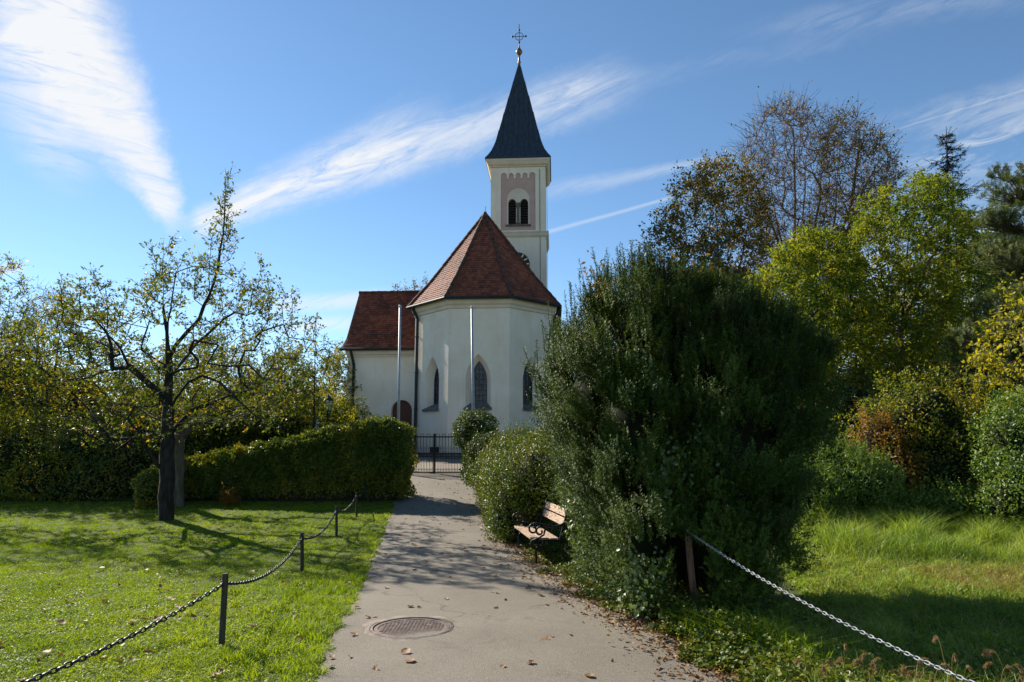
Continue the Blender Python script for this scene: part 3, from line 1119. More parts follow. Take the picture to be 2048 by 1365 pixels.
cl = offset_ring(0.0)[1]
f1 = np.array(cl) + np.array((.24, -.24)) - np.array((.07, .07)) * 1.0
downpipe((cl[0] - .10, cl[1] - .32, EZ), (f1[0], f1[1], EZ - .55), (f1[0], f1[1], -.3))
cr_ = offset_ring(0.0)[4]
downpipe((cr_[0] + .34, cr_[1] + .2, EZ), (cr_[0] + .09, cr_[1] + .25, EZ - .55), (cr_[0] + .09, cr_[1] + .25, -.3))

# annexe on the left
AV, AU0, AU1, AE, AR = 3.60, -7.02, -HW, 5.28, 8.74
an = MB()
dh = .52
door_o = round_pts(dh, .0, 2.25, 8, 0.0)
dcx = -4.22 - (AU0 + AU1) / 2
wall_face(an, (AU0, AV), (AU1, AV), -.35, AE, [[(dcx + s, z) for s, z in door_o]])
wall_face(an, (AU0, AV + 4.6), (AU0, AV), -.35, AE)
an.add([(AU0, AV, AE), (AU0, AV + 4.6, AE), (AU0, AV + 2.3, AR - .1)], [(0, 1, 2)])
wall_face(an, (AU1, AV + 4.6), (AU0, AV + 4.6), -.35, AE)
n = len(door_o)
O3 = [(-4.22 + s, AV, z) for s, z in door_o]; I3 = [(-4.22 + s * .97, AV + .22, z) for s, z in door_o]
an.add(O3 + I3, [(k, k + 1, k + 1 + n, k + n) for k in range(n - 1)])
an.build('annexe_wall', M_PLASTER, church)
ac = MB()
for o_, z0, z1 in ((.06, AE - .36, AE - .24), (.15, AE - .24, AE - .05), (.20, AE - .05, AE + .02)):
    ac.box((AU0 - o_ * .6, AV - o_, z0), (AU1 - .003, AV - .003, z1))
ac.build('annexe_cornice', M_CREAM, church)
dr = MB()
dr.prism([(-4.22 + s * .97, z) for s, z in door_o], .06, Matrix.Translation((0, AV + .20, 0)))
for s in np.linspace(-.4, .4, 6):
    dr.box((-4.22 + s - .012, AV + .19, .05), (-4.22 + s + .012, AV + .205, 2.3))
do = dr.build('door', M_DOOR, church)
hd = MB(); hd.tube([(-3.86, AV + .17, 1.08), (-3.86, AV + .12, 1.08), (-3.98, AV + .12, 1.08)], .014, 6); hd.build('handle', M_IRON, do)
aru = MB(); art = MB(); arh = MB()
e0 = np.array((AU0 - .28, AV - .28, AE + .02)); e1 = np.array((AU1 + .6, AV - .28, AE + .02))
k0 = np.array((AU0 - .20, AV + .30, AE + .62)); k1 = np.array((AU1 + .6, AV + .30, AE + .62))
t0 = np.array((AU0 - .20, AV + 2.3, AR)); t1 = np.array((AU1 + 2.6, AV + 2.3, AR))
tile_facet(aru, art, e0, e1, k1, k0, 5)
tile_facet(aru, art, k0, k1, t1, t0, 24)
aru.add([t0, t1, (AU1 + .6, AV + 4.9, AE), (AU0 - .28, AV + 4.9, AE)], [(0, 1, 2, 3)])
ridge_tiles(arh, t0 + (0, 0, .03), t1 + (0, 0, .03))
ar_ = aru.build('annexe_roof', M_TILEDARK, church)
art.build('annexe_roof_tiles', M_TILE, ar_)
arh.build('ridge_tiles', M_TILEDARK, ar_)
hr = MB()
hr.tube([(AU0 + .9, AV + .17, AE + .82), (AU1 - 1.0, AV + .17, AE + .82)], .018, 5)
for s in np.linspace(AU0 + .9, AU1 - 1.0, 5): hr.tube([(s, AV + .17, AE + .84), (s, AV + .32, AE + .62)], .014, 5)
hr.build('snow_rail', M_GUTTER, ar_)
ag = MB(); ag.tube([(AU0 - .32, AV - .33, AE), (AU1 + .02, AV - .33, AE)], .07, 8); ag.build('gutter', M_GUTTER, church)
downpipe((AU0 + .22, AV - .33, AE - .02), (AU0 + .34, AV - .06, AE - .75), (AU0 + .34, AV - .06, -.3))

# nave behind the choir, hidden from the front but closing the building
nv = MB()
wall_face(nv, (-4.0, 24), (-4.0, VB - .02), -.35, 6.6); wall_face(nv, (4.0, VB - .02), (4.0, 24), -.35, 6.6)
wall_face(nv, (-4.0, VB - .02), (4.0, VB - .02), -.35, 6.6); wall_face(nv, (4.0, 24), (-4.0, 24), -.35, 6.6)
nv.add([(-4, 24, 6.6), (4, 24, 6.6), (0, 24, 11.6)], [(0, 1, 2)]); nv.add([(-4, VB - .02, 6.6), (4, VB - .02, 6.6), (0, VB - .02, 11.6)], [(0, 1, 2)])
nv.build('nave_wall', M_PLASTER, church)
nr = MB()
nr.prism([(-4.35, 6.45), (0, 11.75), (4.35, 6.45), (4.35, 6.62), (0, 11.95), (-4.35, 6.62)], 13.3, Matrix.Translation((0, VB - .2, 0)))
nr.build('nave_roof', M_TILE, church)

# tower
TU, TV, TH = 1.21, 10.1, 1.70
tw = MB()


def tface(mb, z0, z1, half, zoff=0.0, holes=()):
    c = [(TU - half, TV - half + TH), (TU + half, TV - half + TH), (TU + half, TV + half + TH), (TU - half, TV + half + TH)]
    for k in range(4):
        wall_face(mb, c[k], c[(k + 1) % 4], z0, z1, holes if k == 0 else ())


# front face of the bell stage has a sunk pink panel with an arcaded top
PZ0, PZ1 = 13.50, 17.24
panel = [(-1.06, PZ0)]
pw_ = 2.12 / 5
for k in range(5):
    cx = -1.06 + pw_ * (k + .5); r = pw_ * .5 - .055
    x0 = cx - r if k else -1.06; x1 = cx + r if k < 4 else 1.06
    rr_ = (x1 - x0) / 2; cc = (x0 + x1) / 2
    if k: panel.append((x0, PZ1 - .42))
    for q in range(9):
        panel.append((cc - rr_ * math.cos(math.pi * q / 8), PZ1 - .22 + min(.22, rr_) * math.sin(math.pi * q / 8)))
    if k < 4: panel.append((x1, PZ1 - .42))
panel.append((1.06, PZ0))
tface(tw, -.35, 13.15, TH)
tface(tw, 13.15, 18.0, TH - .02, holes=[panel])
n = len(panel)
fv = TV + .02
PA_ = [(TU + s, fv, z) for s, z in panel]; PB_ = [(TU + s, fv + .07, z) for s, z in panel]
tw.add(PA_ + PB_, [(k, (k + 1) % n, (k + 1) % n + n, k + n) for k in range(n)])
tw.build('tower_wall', M_PLASTER, church)
# pink panel with the round headed white surround cut out
sur = round_pts(.70, 13.86, 15.55, 16)
pk = MB()
loops = [[Vector((s, z, 0)) for s, z in panel], [Vector((s, z, 0)) for s, z in sur]]
flat = [v for l in loops for v in l]
pk.add([(TU + v.x, fv + .07, v.y) for v in flat], [tuple(t) for t in tessellate_polygon(loops)])
n = len(sur)
pk.add([(TU + s, fv + .07, z) for s, z in sur] + [(TU + s, fv + .12, z) for s, z in sur], [(k, (k + 1) % n, (k + 1) % n + n, k + n) for k in range(n)])
pk.build('pink_panel', M_PINK, church)
bw = MB()
o1 = round_pts(.24, 13.90, 15.30, 10, -.37); o2 = round_pts(.24, 13.90, 15.30, 10, .37)
loops = [[Vector((s, z, 0)) for s, z in sur], [Vector((s, z, 0)) for s, z in o1], [Vector((s, z, 0)) for s, z in o2]]
flat = [v for l in loops for v in l]
bw.add([(TU + v.x, fv + .10, v.y) for v in flat], [tuple(t) for t in tessellate_polygon(loops)])
for o_ in (o1, o2):
    n = len(o_)
    bw.add([(TU + s, fv + .10, z) for s, z in o_] + [(TU + s, fv + .38, z) for s, z in o_], [(k, (k + 1) % n, (k + 1) % n + n, k + n) for k in range(n)])
bel = bw.build('belfry_window', M_CREAM, church)
for cx in (-.37, .37):
    lv = MB()
    for z in np.arange(13.92, 15.55, .17):
        lv.box((-.25, 0, -.012), (.25, .20, .012), Matrix.Translation((TU + cx, fv + .24, z + .06)) @ Matrix.Rotation(R(38), 4, 'X'))
    lv.box((TU + cx - .26, fv + .42, 13.85), (TU + cx + .26, fv + .45, 15.6))
    lv.build('louvre', M_LOUVRE, bel)
cm = MB()
cm.lathe([(.12, 0), (.12, .10), (.085, .14), (.075, .95), (.08, 1.0), (.15, 1.22), (.17, 1.26), (.17, 1.34)], (TU, fv + .06, 13.90), 12)
cm.build('column', M_STONE, bel)
sl = MB(); sl.box((TU - .76, fv - .06, 13.78), (TU + .76, fv + .12, 13.87)); sl.build('window_sill', M_STONE, church)


def tband(mb, prof_pts):
    rings = []
    for o_, z in prof_pts:
        h = TH + o_
        rings.append([(TU - h, TV + TH - h, z), (TU + h, TV + TH - h, z), (TU + h, TV + TH + h, z), (TU - h, TV + TH + h, z)])
    for a, b in zip(rings[:-1], rings[1:]):
        mb.add(a + b, [(k, (k + 1) % 4, (k + 1) % 4 + 4, k + 4) for k in range(4)])


sc_ = MB(); tband(sc_, [(-.02, 13.45), (.16, 13.39), (.16, 13.35), (.11, 13.25), (.09, 13.15), (.0, 13.03)]); sc_.build('string_course', M_CREAM, church)
tc_ = MB(); tband(tc_, [(-.02, 17.54), (.06, 17.56), (.07, 17.62), (.16, 17.68), (.24, 17.86), (.27, 17.90), (.27, 18.02), (.0, 18.03)]); tc_.build('tower_cornice', M_CREAM, church)
stn = MB()
for a, b, w_ in ((.98, .985, .02), (1.42, 1.43, .016)):
    stn.tube([(TU + a + .35, TV - .015, 17.4), (TU + b + .35, TV - .015, 6.0)], w_ * .7, 6)
stn.build('lightning_rod', M_GUTTER, church)
sp = MB()
prof_sp = [(2.02, 18.02), (2.03, 18.08), (1.86, 18.34), (1.66, 18.72), (1.52, 19.10), (1.40, 19.50), (.05, 25.45)]
rings = []
for h, z in prof_sp:
    rings.append([(TU - h, TV + TH - h, z), (TU + h, TV + TH - h, z), (TU + h, TV + TH + h, z), (TU - h, TV + TH + h, z)])
for a, b in zip(rings[:-1], rings[1:]):
    sp.add(a + b, [(k, (k + 1) % 4, (k + 1) % 4 + 4, k + 4) for k in range(4)])
sp.add(rings[0], [(3, 2, 1, 0)])
spo = sp.build('spire', M_SLATE, church)
sm = MB()       # standing seams of the sheet metal
for f in range(4):
    ca, sa = [(1, 0), (0, 1), (-1, 0), (0, -1)][f]
    for t in np.linspace(-.92, .92, 9):
        line = []
        for h, z in prof_sp[1:-1]:
            hh = min(h, 9)
            x_, y_ = t * h, -h - .008
            line.append((TU + x_ * ca - y_ * sa, TV + TH + x_ * sa + y_ * ca, z))
        if abs(t) < .02 or True:
            h0, z0 = prof_sp[-2]; zt = z0 + (25.45 - z0) * (1 - abs(t) * .98) ** .9 * .96
            # seam rises until it meets the hip
            fr = (zt - z0) / (25.45 - z0); hz = h0 + (.05 - h0) * fr
            xx = max(-hz, min(hz, t * h0)); yy = -hz - .008
            line.append((TU + xx * ca - yy * sa, TV + TH + xx * sa + yy * ca, zt))
        sm.tube(line, .014, 4)
sm.build('seams', M_SLATE, spo)
fn = MB()
fn.lathe([(.10, 25.2), (.075, 25.5), (.12, 25.56), (.07, 25.62), (.06, 26.02), (.09, 26.06), (.20, 26.24), (.215, 26.32), (.17, 26.42), (.06, 26.58), (.025, 26.8), (.02, 26.9)], (TU, TV + TH, 0), 14)
fn.build('finial_ball', M_COPPER, spo, True)
cx_ = MB()
c0 = np.array((TU, TV + TH, 27.42))
cx_.tube([c0 + (0, 0, -.6), c0 + (0, 0, .88)], .022, 6)
cx_.tube([c0 + (-.42, 0, 0), c0 + (.42, 0, 0)], .022, 6)
cx_.tube([c0 + (.27 * math.cos(a), 0, .27 * math.sin(a)) for a in np.linspace(0, 2 * math.pi, 25)], .02, 6, False)
for dx, dz in ((-.44, 0), (.44, 0), (0, .46), (0, -.43)):
    cx_.lathe([(.005, -.09), (.06, -.04), (.07, 0), (.05, .05), (.005, .1)], c0 + (dx, 0, dz), 8)
cx_.build('cross', M_IRON, spo)
# clock face, half hidden by the choir roof
ck = MB()
cc = (TU - .02, TV, 11.37)
ck.prism([(cc[0] + .72 * math.cos(a), cc[2] + .72 * math.sin(a)) for a in np.linspace(0, 2 * math.pi, 41)[:-1]], .05, Matrix.Translation((0, TV - .053, 0)))
clk = ck.build('clock_face', M_BLACK, church)
for k in range(12):
    nm = MB()
    a = R(90 - 30 * k)
    M_ = Matrix.Translation((cc[0] + .56 * math.cos(a), TV - .066, cc[2] + .56 * math.sin(a))) @ Matrix.Rotation(-a, 4, 'Y')
    nm.box((-.11, 0, -.035), (.11, .012, .035), M_)
    nm.build('hour_mark', M_GOLD, clk)
for ang, L_, w_ in ((62, .50, .03), (-150, .36, .04)):
    hn = MB(); a = R(ang)
    M_ = Matrix.Translation((cc[0], TV - .082, cc[2])) @ Matrix.Rotation(-a, 4, 'Y')
    hn.prism([(-.08, -w_), (L_ * .8, -w_ * .7), (L_, 0), (L_ * .8, w_ * .7), (-.08, w_)], .01, M_); hn.build('clock_hand', M_GOLD, clk)

# ------------------------------------------------------------------ flagpoles, gate, lamp
for px, pt, D, bot, lab in ((800, 613, 25.6, 797, 'tall silver flagpole beside the drainpipe at the left choir corner'), (943.5, 615, 25.6, 946, 'tall silver flagpole in front of the middle choir window')):
    t = at(px, pt, D)
    b = at(bot, 830, D); z0 = float(prof(D))
    b = np.array((t[0] + (b[0] - t[0]) * (t[2] - z0) / (t[2] - b[2]), D, z0))
    e = empty('flagpole', b, lab, 'flagpole', 0, 'flagpoles before the church')
    p = MB(); p.tube([(0, 0, 0), (t[0] - b[0]) * np.array((1, 0, 0)) + np.array((0, 0, t[2] - z0))], [.052, .040], 14); p.build('pole', M_ALU, e, True)
    h = t[2] - z0
    c = MB(); c.lathe([(.05, -.05), (.062, -.04), (.062, .02), (.03, .05), (.01, .055)], ((t[0] - b[0]), 0, h), 12); c.tube([(t[0] - b[0] + .04, -.03, h - .04), (t[0] - b[0] + .10, -.05, h - .06)], .012, 5); c.build('pole_cap', M_ALU, e)
    s = MB(); s.lathe([(.13, 0), (.13, .03), (.07, .05), (.065, .5), (.055, .52)], (0, 0, 0), 14); s.build('base_socket', M_GUTTER, e)
    k = MB(); k.tube([(.045, -.05, 1.1), (t[0] - b[0] + .05, -.05, h - .06)], .005, 4); k.build('halyard', M_WHITE, e)

GX0, GX1, GY = -3.92, -1.62, 24.15
gz0 = float(prof(GY))
gate = empty('iron_gate', ((GX0 + GX1) / 2, GY, gz0), 'black wrought iron double gate closing the path before the church', 'gate')
gx0, gx1 = GX0 - (GX0 + GX1) / 2, GX1 - (GX0 + GX1) / 2
mid_x = at(869, 900, GY)[0] - (GX0 + GX1) / 2
for a, b in ((gx0 + .04, mid_x - .035), (mid_x + .035, gx1 - .04)):
    lf = MB()
    for z, h in ((.06, .022), (.70, .016), (1.28, .022), (.17, .009), (.60, .009)):
        lf.box((a, -.012, z - h), (b, .012, z + h))
    n = int((b - a) / .105)
    xs_ = np.linspace(a + .02, b - .02, n + 1)
    for k, x in enumerate(xs_):
        top = 1.37
        lf.tube([(x, 0, .05), (x, 0, top)], .0095, 5)
        if k % 2 == 0 and k + 1 <= n:
            lf.tube([(x, 0, top), (x + .003, 0, top + .012), (xs_[k + 1], 0, top + .012), (xs_[k + 1], 0, top)], .0085, 5)
        if k < n:
            xm = (x + xs_[k + 1]) / 2
            lf.tube([(xm, 0, .05), (xm, 0, .86)], .006, 4)
            lf.lathe([(.004, -.03), (.018, 0), (.012, .03), (.002, .09)], (xm, 0, .88), 6)
            lf.lathe([(.004, -.05), (.016, -.02), (.004, .03)], (xm, 0, .16), 6)
    lf.build('gate_leaf', M_IRON, gate)
st = MB(); st.box((mid_x - .034, -.02, -.03), (mid_x + .034, .02, 1.40)); st.build('meeting_stile', M_IRON, gate)
lk = MB(); lk.box((mid_x - .16, -.06, .74), (mid_x + .16, .03, .93)); lk.tube([(mid_x + .08, -.06, .84), (mid_x + .08, -.12, .84), (mid_x + .17, -.12, .84)], .012, 6); lk.build('lock_box', M_IRON, gate)
for x in (gx0, gx1):
    p = MB(); p.box((x - .04, -.04, -.1), (x + .04, .04, 1.45)); p.lathe([(.05, 0), (.06, .02), (.03, .06), (.002, .10)], (x, 0, 1.45), 8); p.build('gate_post', M_IRON, gate)
lb = at(653, 890, 26.5); z0 = float(prof(26.5)); lt = at(653, 789, 26.5)
lamp = empty('street_lamp', (lb[0], 26.5, z0), 'black lantern lamp post with green glass behind the clipped hedge', 'street lamp')
H = lt[2] - z0
p = MB(); p.lathe([(.12, 0), (.11, .35), (.06, .45), (.045, .6), (.04, H - .75), (.06, H - .72), (.04, H - .68)], (0, 0, 0), 12); p.build('pole', M_IRON, lamp, True)
gl = MB(); gl.lathe([(.10, H - .62), (.17, H - .26)], (0, 0, 0), 6); gl.build('lantern_glass', M_LAMPGLASS, lamp)
fr = MB()
fr.lathe([(.11, H - .66), (.11, H - .62), (.03, H - .69)], (0, 0, 0), 6)
fr.lathe([(.20, H - .26), (.19, H - .22), (.10, H - .12), (.05, H - .09), (.04, H - .04), (.012, H + .02)], (0, 0, 0), 6)
for k in range(6):
    a = 2 * math.pi * k / 6
    fr.tube([(.102 * math.cos(a), .102 * math.sin(a), H - .63), (.172 * math.cos(a), .172 * math.sin(a), H - .25)], .011, 4)
fr.build('lantern_frame', M_IRON, lamp)
wb = at(634, 860, 25.4)
wp = MB(); wp.box((-.055, -.05, 0), (.055, .05, 1.75)); wp.prism([(-.075, 1.75), (.075, 1.75), (0, 1.85)], .14, Matrix.Translation((0, -.07, 0)))
o = wp.build('white_post', M_WHITE, None, bevel=.008); o.location = (wb[0], 25.4, float(prof(25.4)))
tag(o, 'white wooden post standing just left of the lantern lamp', 'post')

# ------------------------------------------------------------------ manhole cover
mc = on(824, 1262)
mh = empty('manhole_cover', (mc[0], mc[1], float(gh(mc[0], mc[1])) + .020), 'round rusty cast iron manhole cover with ribbed squares set in the path', 'manhole cover')
f = MB()
f.lathe([(.37, -.02), (.365, .012), (.345, .014), (.34, .0)], (0, 0, 0), 48); f.build('frame', M_RUST, mh)
c = MB()
c.lathe([(.335, -.02), (.333, .006), (.30, .007), (.298, .002), (.002, .002)], (0, 0, 0), 48)
for i in range(-9, 10):
    for j in range(-12, 13):
        x, y = i * .032, j * .024
        if math.hypot(x, y) < .285:
            s = .011 if (i + j) % 2 else .0135
            c.box((x - s, y - .008, .001), (x + s, y + .008, .0075))
c.build('cover_plate', M_RUST, mh)
mr = MB()
th = np.linspace(0, 2 * math.pi, 65)
vs = []
for a in th[:-1]:
    vs.append((.372 * math.cos(a), .372 * math.sin(a), .012))
for q, a in enumerate(th[:-1]):
    r = .44 + .03 * math.sin(3 * a) + .02 * math.sin(7 * a + 1) + (.05 * max(0, math.sin(a)) if True else 0)
    vs.append((r * math.cos(a), r * math.sin(a), .0005))
mr.add(vs, [(k, (k + 1) % 64, (k + 1) % 64 + 64, k + 64) for k in range(64)])
mr.build('mortar_ring', M_CONC, mh)

# ------------------------------------------------------------------ chain fences
post_px = [((443, 1293), (451, 1147)), ((604, 1143), (604, 1066)), ((673, 1073), (673, 1013)), ((713, 1034), (713, 985)), ((736, 1004), (734, 968))]
post_lab = ['weathered wooden post at the path edge, nearest and tallest, leaning slightly right', 'second wooden chain post from the front, standing in leafy grass',
            'third wooden chain post, beside the tree shade on the lawn', 'thin fourth chain post close to the hedge end', 'dark green last chain post standing in the hedge shade']
tops = []


def post(loc, top, lab, r=.026, mat=M_POST):
    e = empty('chain_post', loc, lab, 'post', 0, 'wooden posts along the path')
    p = MB()
    d = np.array(top) - np.array(loc)
    p.tube([(0, 0, -.15), (0, 0, 0), d * .5, d * .985, d], [r, r, r * .98, r * .96, r * .80], 10)
    p.build('pole', mat, e)
    q = d * .86
    h = MB(); h.tube([q + np.array((.03 * math.cos(a), -r * .3, .03 * math.sin(a))) for a in np.linspace(0, 2 * math.pi, 9)], .006, 5); h.build('eye_ring', M_CHAIN, e)
    return np.array(loc) + q


for i, ((bx, by), (tx, ty)) in enumerate(post_px):
    b = on(bx, by)
    t = at(tx, ty, b[1])
    tops.append(post(b, t, post_lab[i], .026 if i < 3 else .024, M_POST))
p0 = np.array((-2.92, 1.9, 0.0))
tops.insert(0, post(p0, p0 + (0, 0, .62), 'wooden chain post at the lower left, beyond the frame edge', .026))


def chain(a, b, sag, pitch, wire, mat, lab, group, name='chain'):
    n = 60
    t = np.linspace(0, 1, n)
    P = a[None] + (b - a)[None] * t[:, None]
    P[:, 2] -= sag * 4 * t * (1 - t)
    s = np.concatenate([[0], np.cumsum(np.linalg.norm(np.diff(P, axis=0), axis=1))])
    m_ = int(s[-1] / pitch)
    u = (np.arange(m_) + .5) * s[-1] / m_
    C = np.stack([np.interp(u, s, P[:, k]) for k in range(3)], 1)
    T = unit(np.stack([np.gradient(C[:, k]) for k in range(3)], 1))
    side = unit(np.cross(T, np.array((0, 0, 1.)))); upv = np.cross(side, T)
    ka, kb = 12, 5
    w = np.linspace(0, 2 * math.pi, ka, endpoint=False)
    hl = pitch * .5 + wire * 1.0; hwid = pitch * .25
    # stadium shaped link
    ex = np.sign(np.cos(w)) * np.abs(np.cos(w)) ** .7 * hl; ey = np.sign(np.sin(w)) * np.abs(np.sin(w)) ** .8 * hwid
    tx = np.gradient(np.concatenate([ex[-1:], ex, ex[:1]]))[1:-1]; ty = np.gradient(np.concatenate([ey[-1:], ey, ey[:1]]))[1:-1]
    nl = np.hypot(tx, ty); nx, ny = ty / nl, -tx / nl
    v = np.linspace(0, 2 * math.pi, kb, endpoint=False)
    lx = ex[:, None] + wire * np.cos(v)[None] * nx[:, None]; ly = ey[:, None] + wire * np.cos(v)[None] * ny[:, None]
    lz = np.broadcast_to(wire * np.sin(v)[None], lx.shape)
    rr = np.random.default_rng(3)
    roll = np.where(np.arange(m_) % 2 == 0, R(40), R(130)) + rr.normal(size=m_) * .12
    A = side * np.cos(roll)[:, None] + upv * np.sin(roll)[:, None]; B = -side * np.sin(roll)[:, None] + upv * np.cos(roll)[:, None]
    V = C[:, None, None] + lx[None, ..., None] * T[:, None, None] + ly[None, ..., None] * A[:, None, None] + lz[None, ..., None] * B[:, None, None]
    i = np.arange(ka)[:, None] * kb + np.arange(kb)[None]
    j = np.arange(ka)[:, None] * kb + (np.arange(kb)[None] + 1) % kb
    i2 = ((np.arange(ka)[:, None] + 1) % ka) * kb + np.arange(kb)[None]; j2 = ((np.arange(ka)[:, None] + 1) % ka) * kb + (np.arange(kb)[None] + 1) % kb
    q = np.stack([i, j, j2, i2], -1).reshape(-1, 4)
    Fq = (np.arange(m_)[:, None, None] * ka * kb + q[None]).reshape(-1, 4)
    base = (a + b) / 2
    o = link(name, np_mesh(name, V.reshape(-1, 3) - base, [Fq], True), mat)
    o.location = base
    tag(o, lab, 'chain', group)
    return o


clab = ['dark steel chain running from the lower left corner up to the nearest post', 'dark chain hanging between the nearest and the second post', 'dark chain hanging between the second and third posts',
        'dark chain hanging between the third post and the thin fourth one', 'short dark chain from the thin fourth post into the hedge']
for i in range(5):
    chain(tops[i], tops[i + 1], (.17, .17, .16, .13, .10)[i], .054, .0058, M_CHAIN, clab[i], 'chains along the lawn edge')

# ------------------------------------------------------------------ bench
bn = on(1064, 1130); bf = on(1026, 1092)
seat_dir = np.array((-.150, 1.0)); seat_dir /= np.linalg.norm(seat_dir)
BL = 1.62
bench = empty('park_bench', (bn[0] - .02, bn[1], float(gh(bn[0], bn[1]))), 'wooden slatted bench with black scrolled iron arms facing the path', 'bench', math.atan2(-seat_dir[0], seat_dir[1]))
# local: y along the bench (away), x from front edge to back
SH = .385
for k, (x0, x1, dz) in enumerate(((.00, .135, .0), (.15, .285, -.010), (.30, .43, -.018))):
    s = MB(); s.box((x0, .03, SH - .032 + dz), (x1, BL - .03, SH + dz)); s.build('seat_slat', M_BENCH, bench, bevel=.004)
for z0 in (.545, .675):
    s = MB()
    M_ = Matrix.Translation((.445 + (z0 - .40) * .30, 0, z0)) @ Matrix.Rotation(R(17), 4, 'Y')
    s.box((0, .03, 0), (.028, BL - .03, .115), M_); s.build('backrest_slat', M_BENCH, bench, bevel=.004)


def spiral(cx, cz, r0, r1, a0, a1, n=16):
    return [(cx + (r0 + (r1 - r0) * k / n) * math.cos(R(a0 + (a1 - a0) * k / n)), cz + (r0 + (r1 - r0) * k / n) * math.sin(R(a0 + (a1 - a0) * k / n))) for k in range(n + 1)]


for y in (0.0, BL):
    f = MB()

    def T_(pts, r): f.tube([(x, y, z) for x, z in pts], r, 7)
    arm = [(p[0], p[1]) for p in catmull([(.52, .60), (.46, .56), (.36, .535), (.22, .555), (.10, .585), (.04, .580)], 5)]
    T_(arm, .017)
    T_([(.04, .580)] + spiral(.045, .505, .078, .020, 95, 470), .015)
    T_(spiral(.145, .47, .022, .080, 400, 20, 18) + [(.20, .42), (.10, .365), (.03, .345)], .015)
    T_([(.03, .345)] + spiral(.075, .285, .075, .022, 130, 520, 18), .016)
    T_(spiral(.16, .275, .018, .055, -300, 60, 12), .012)
    T_([(p[0], p[1]) for p in catmull([(.10, .235), (.075, .19), (.085, .10), (.075, .03), (.055, .0)], 4)], .019)
    T_([(p[0], p[1]) for p in catmull([(.40, .35), (.47, .30), (.485, .18), (.50, .05), (.53, .0)], 4)], .018)
    T_([(p[0], p[1]) for p in catmull([(.44, .33), (.46, .42), (.50, .56), (.57, .80)], 4)], .016)
    f.box((.01, y - .012, SH - .055), (.45, y + .012, SH - .033))
    for x, dz in ((.07, 0), (.21, -.01), (.36, -.018)): f.box((x - .05, y - .015, SH - .05 + dz), (x + .05, y + .015, SH - .032 + dz))
    f.box((.03, y - .02, -.01), (.09, y + .02, .012)); f.box((.50, y - .02, -.01), (.56, y + .02, .012))
    f.build('scroll_frame', M_IRON, bench, True)
st = MB(); st.tube([(.26, 0, .30), (.26, BL, .30)], .012, 6); st.build('stretcher', M_IRON, bench)

# ------------------------------------------------------------------ hedge on the left
HD = 18.2
hx_px = [(812, 850), (770, 840), (735, 838), (640, 862), (560, 880), (500, 893), (430, 905), (370, 918), (325, 930), (285, 948)]
hx = np.array([at(a, b, HD)[0] for a, b in hx_px])[::-1]; hz = np.array([at(a, b, HD)[2] for a, b in hx_px])[::-1]
hb = np.array(((hx[0] + hx[-1]) / 2, HD + .7, .15))
hedge = empty('clipped_hedge', hb, 'long clipped hornbeam hedge with a top that rises towards the gate', 'hedge')


def hedge_cloud(rng):
    P = []; N = []
    lm = Lumps(12, .7); lm2 = Lumps(13, .25)
    def top(x): return np.interp(x, hx, hz)
    n = 52000
    x = rng.uniform(hx[0], hx[-1], n); t = rng.uniform(0, 1, n)
    z = .12 + gh(x, HD) + t ** .8 * (top(x) - .12 - gh(x, HD))
    keep = rng.uniform(0, 1, n) < np.clip((z - .15) / .4, .55, 1)
    p = np.stack([x, np.full(n, HD) + .10 * (1 - t), z], 1)[keep]; P.append(p); N.append(np.tile((0, -1., .05), (len(p), 1)))
    n = 26000
    x = rng.uniform(hx[0], hx[-1], n); y = rng.uniform(HD, HD + 1.5, n)
    p = np.stack([x, y, top(x) - .25 * np.clip(np.abs((y - HD - .75) / .75) - .6, 0, 1)], 1); P.append(p); N.append(np.tile((0, 0, 1.), (n, 1)))
    n = 7000
    y = rng.uniform(HD, HD + 1.5, n); z = .15 + .15 + rng.uniform(0, 1, n) * (top(hx[-1]) - .35)
    p = np.stack([np.full(n, hx[-1]), y, z], 1); P.append(p); N.append(np.tile((1., 0, 0), (n, 1)))
    n = 9000
    x = rng.uniform(hx[0], hx[-1], n); y = rng.uniform(HD - .06, HD + .5, n)
    p = np.stack([x, y, top(x) + rng.uniform(-.16, .08, n)], 1); P.append(p); N.append(np.tile((0, -.5, .85), (n, 1)))
    P = np.concatenate(P); N = np.concatenate(N)
    d = .09 * lm(P) + .05 * lm2(P) - .22 * rng.uniform(0, 1, len(P)) ** 2
    P = P + N * d[:, None]
    # rounded corner
    tt = np.clip((P[:, 2] - (top(P[:, 0]) - .45)) / .45, 0, 1.1)
    P[:, 1] += np.where(N[:, 1] < -.9, .34 * tt ** 2, 0)
    uu = np.clip(np.abs((P[:, 1] - HD - .75) / .75) - .35, 0, .65)
    P[:, 2] -= np.where(N[:, 2] > .5, .50 * uu ** 2, 0)
    cx = hx[-1] - .35
    over = np.clip(P[:, 0] - cx, 0, 1)
    P[:, 1] += np.where(N[:, 1] < -.9, over ** 2 * 1.6, 0)
    P[:, 2] -= np.where(N[:, 2] > .5, over ** 2 * 1.2, 0)
    return P, N


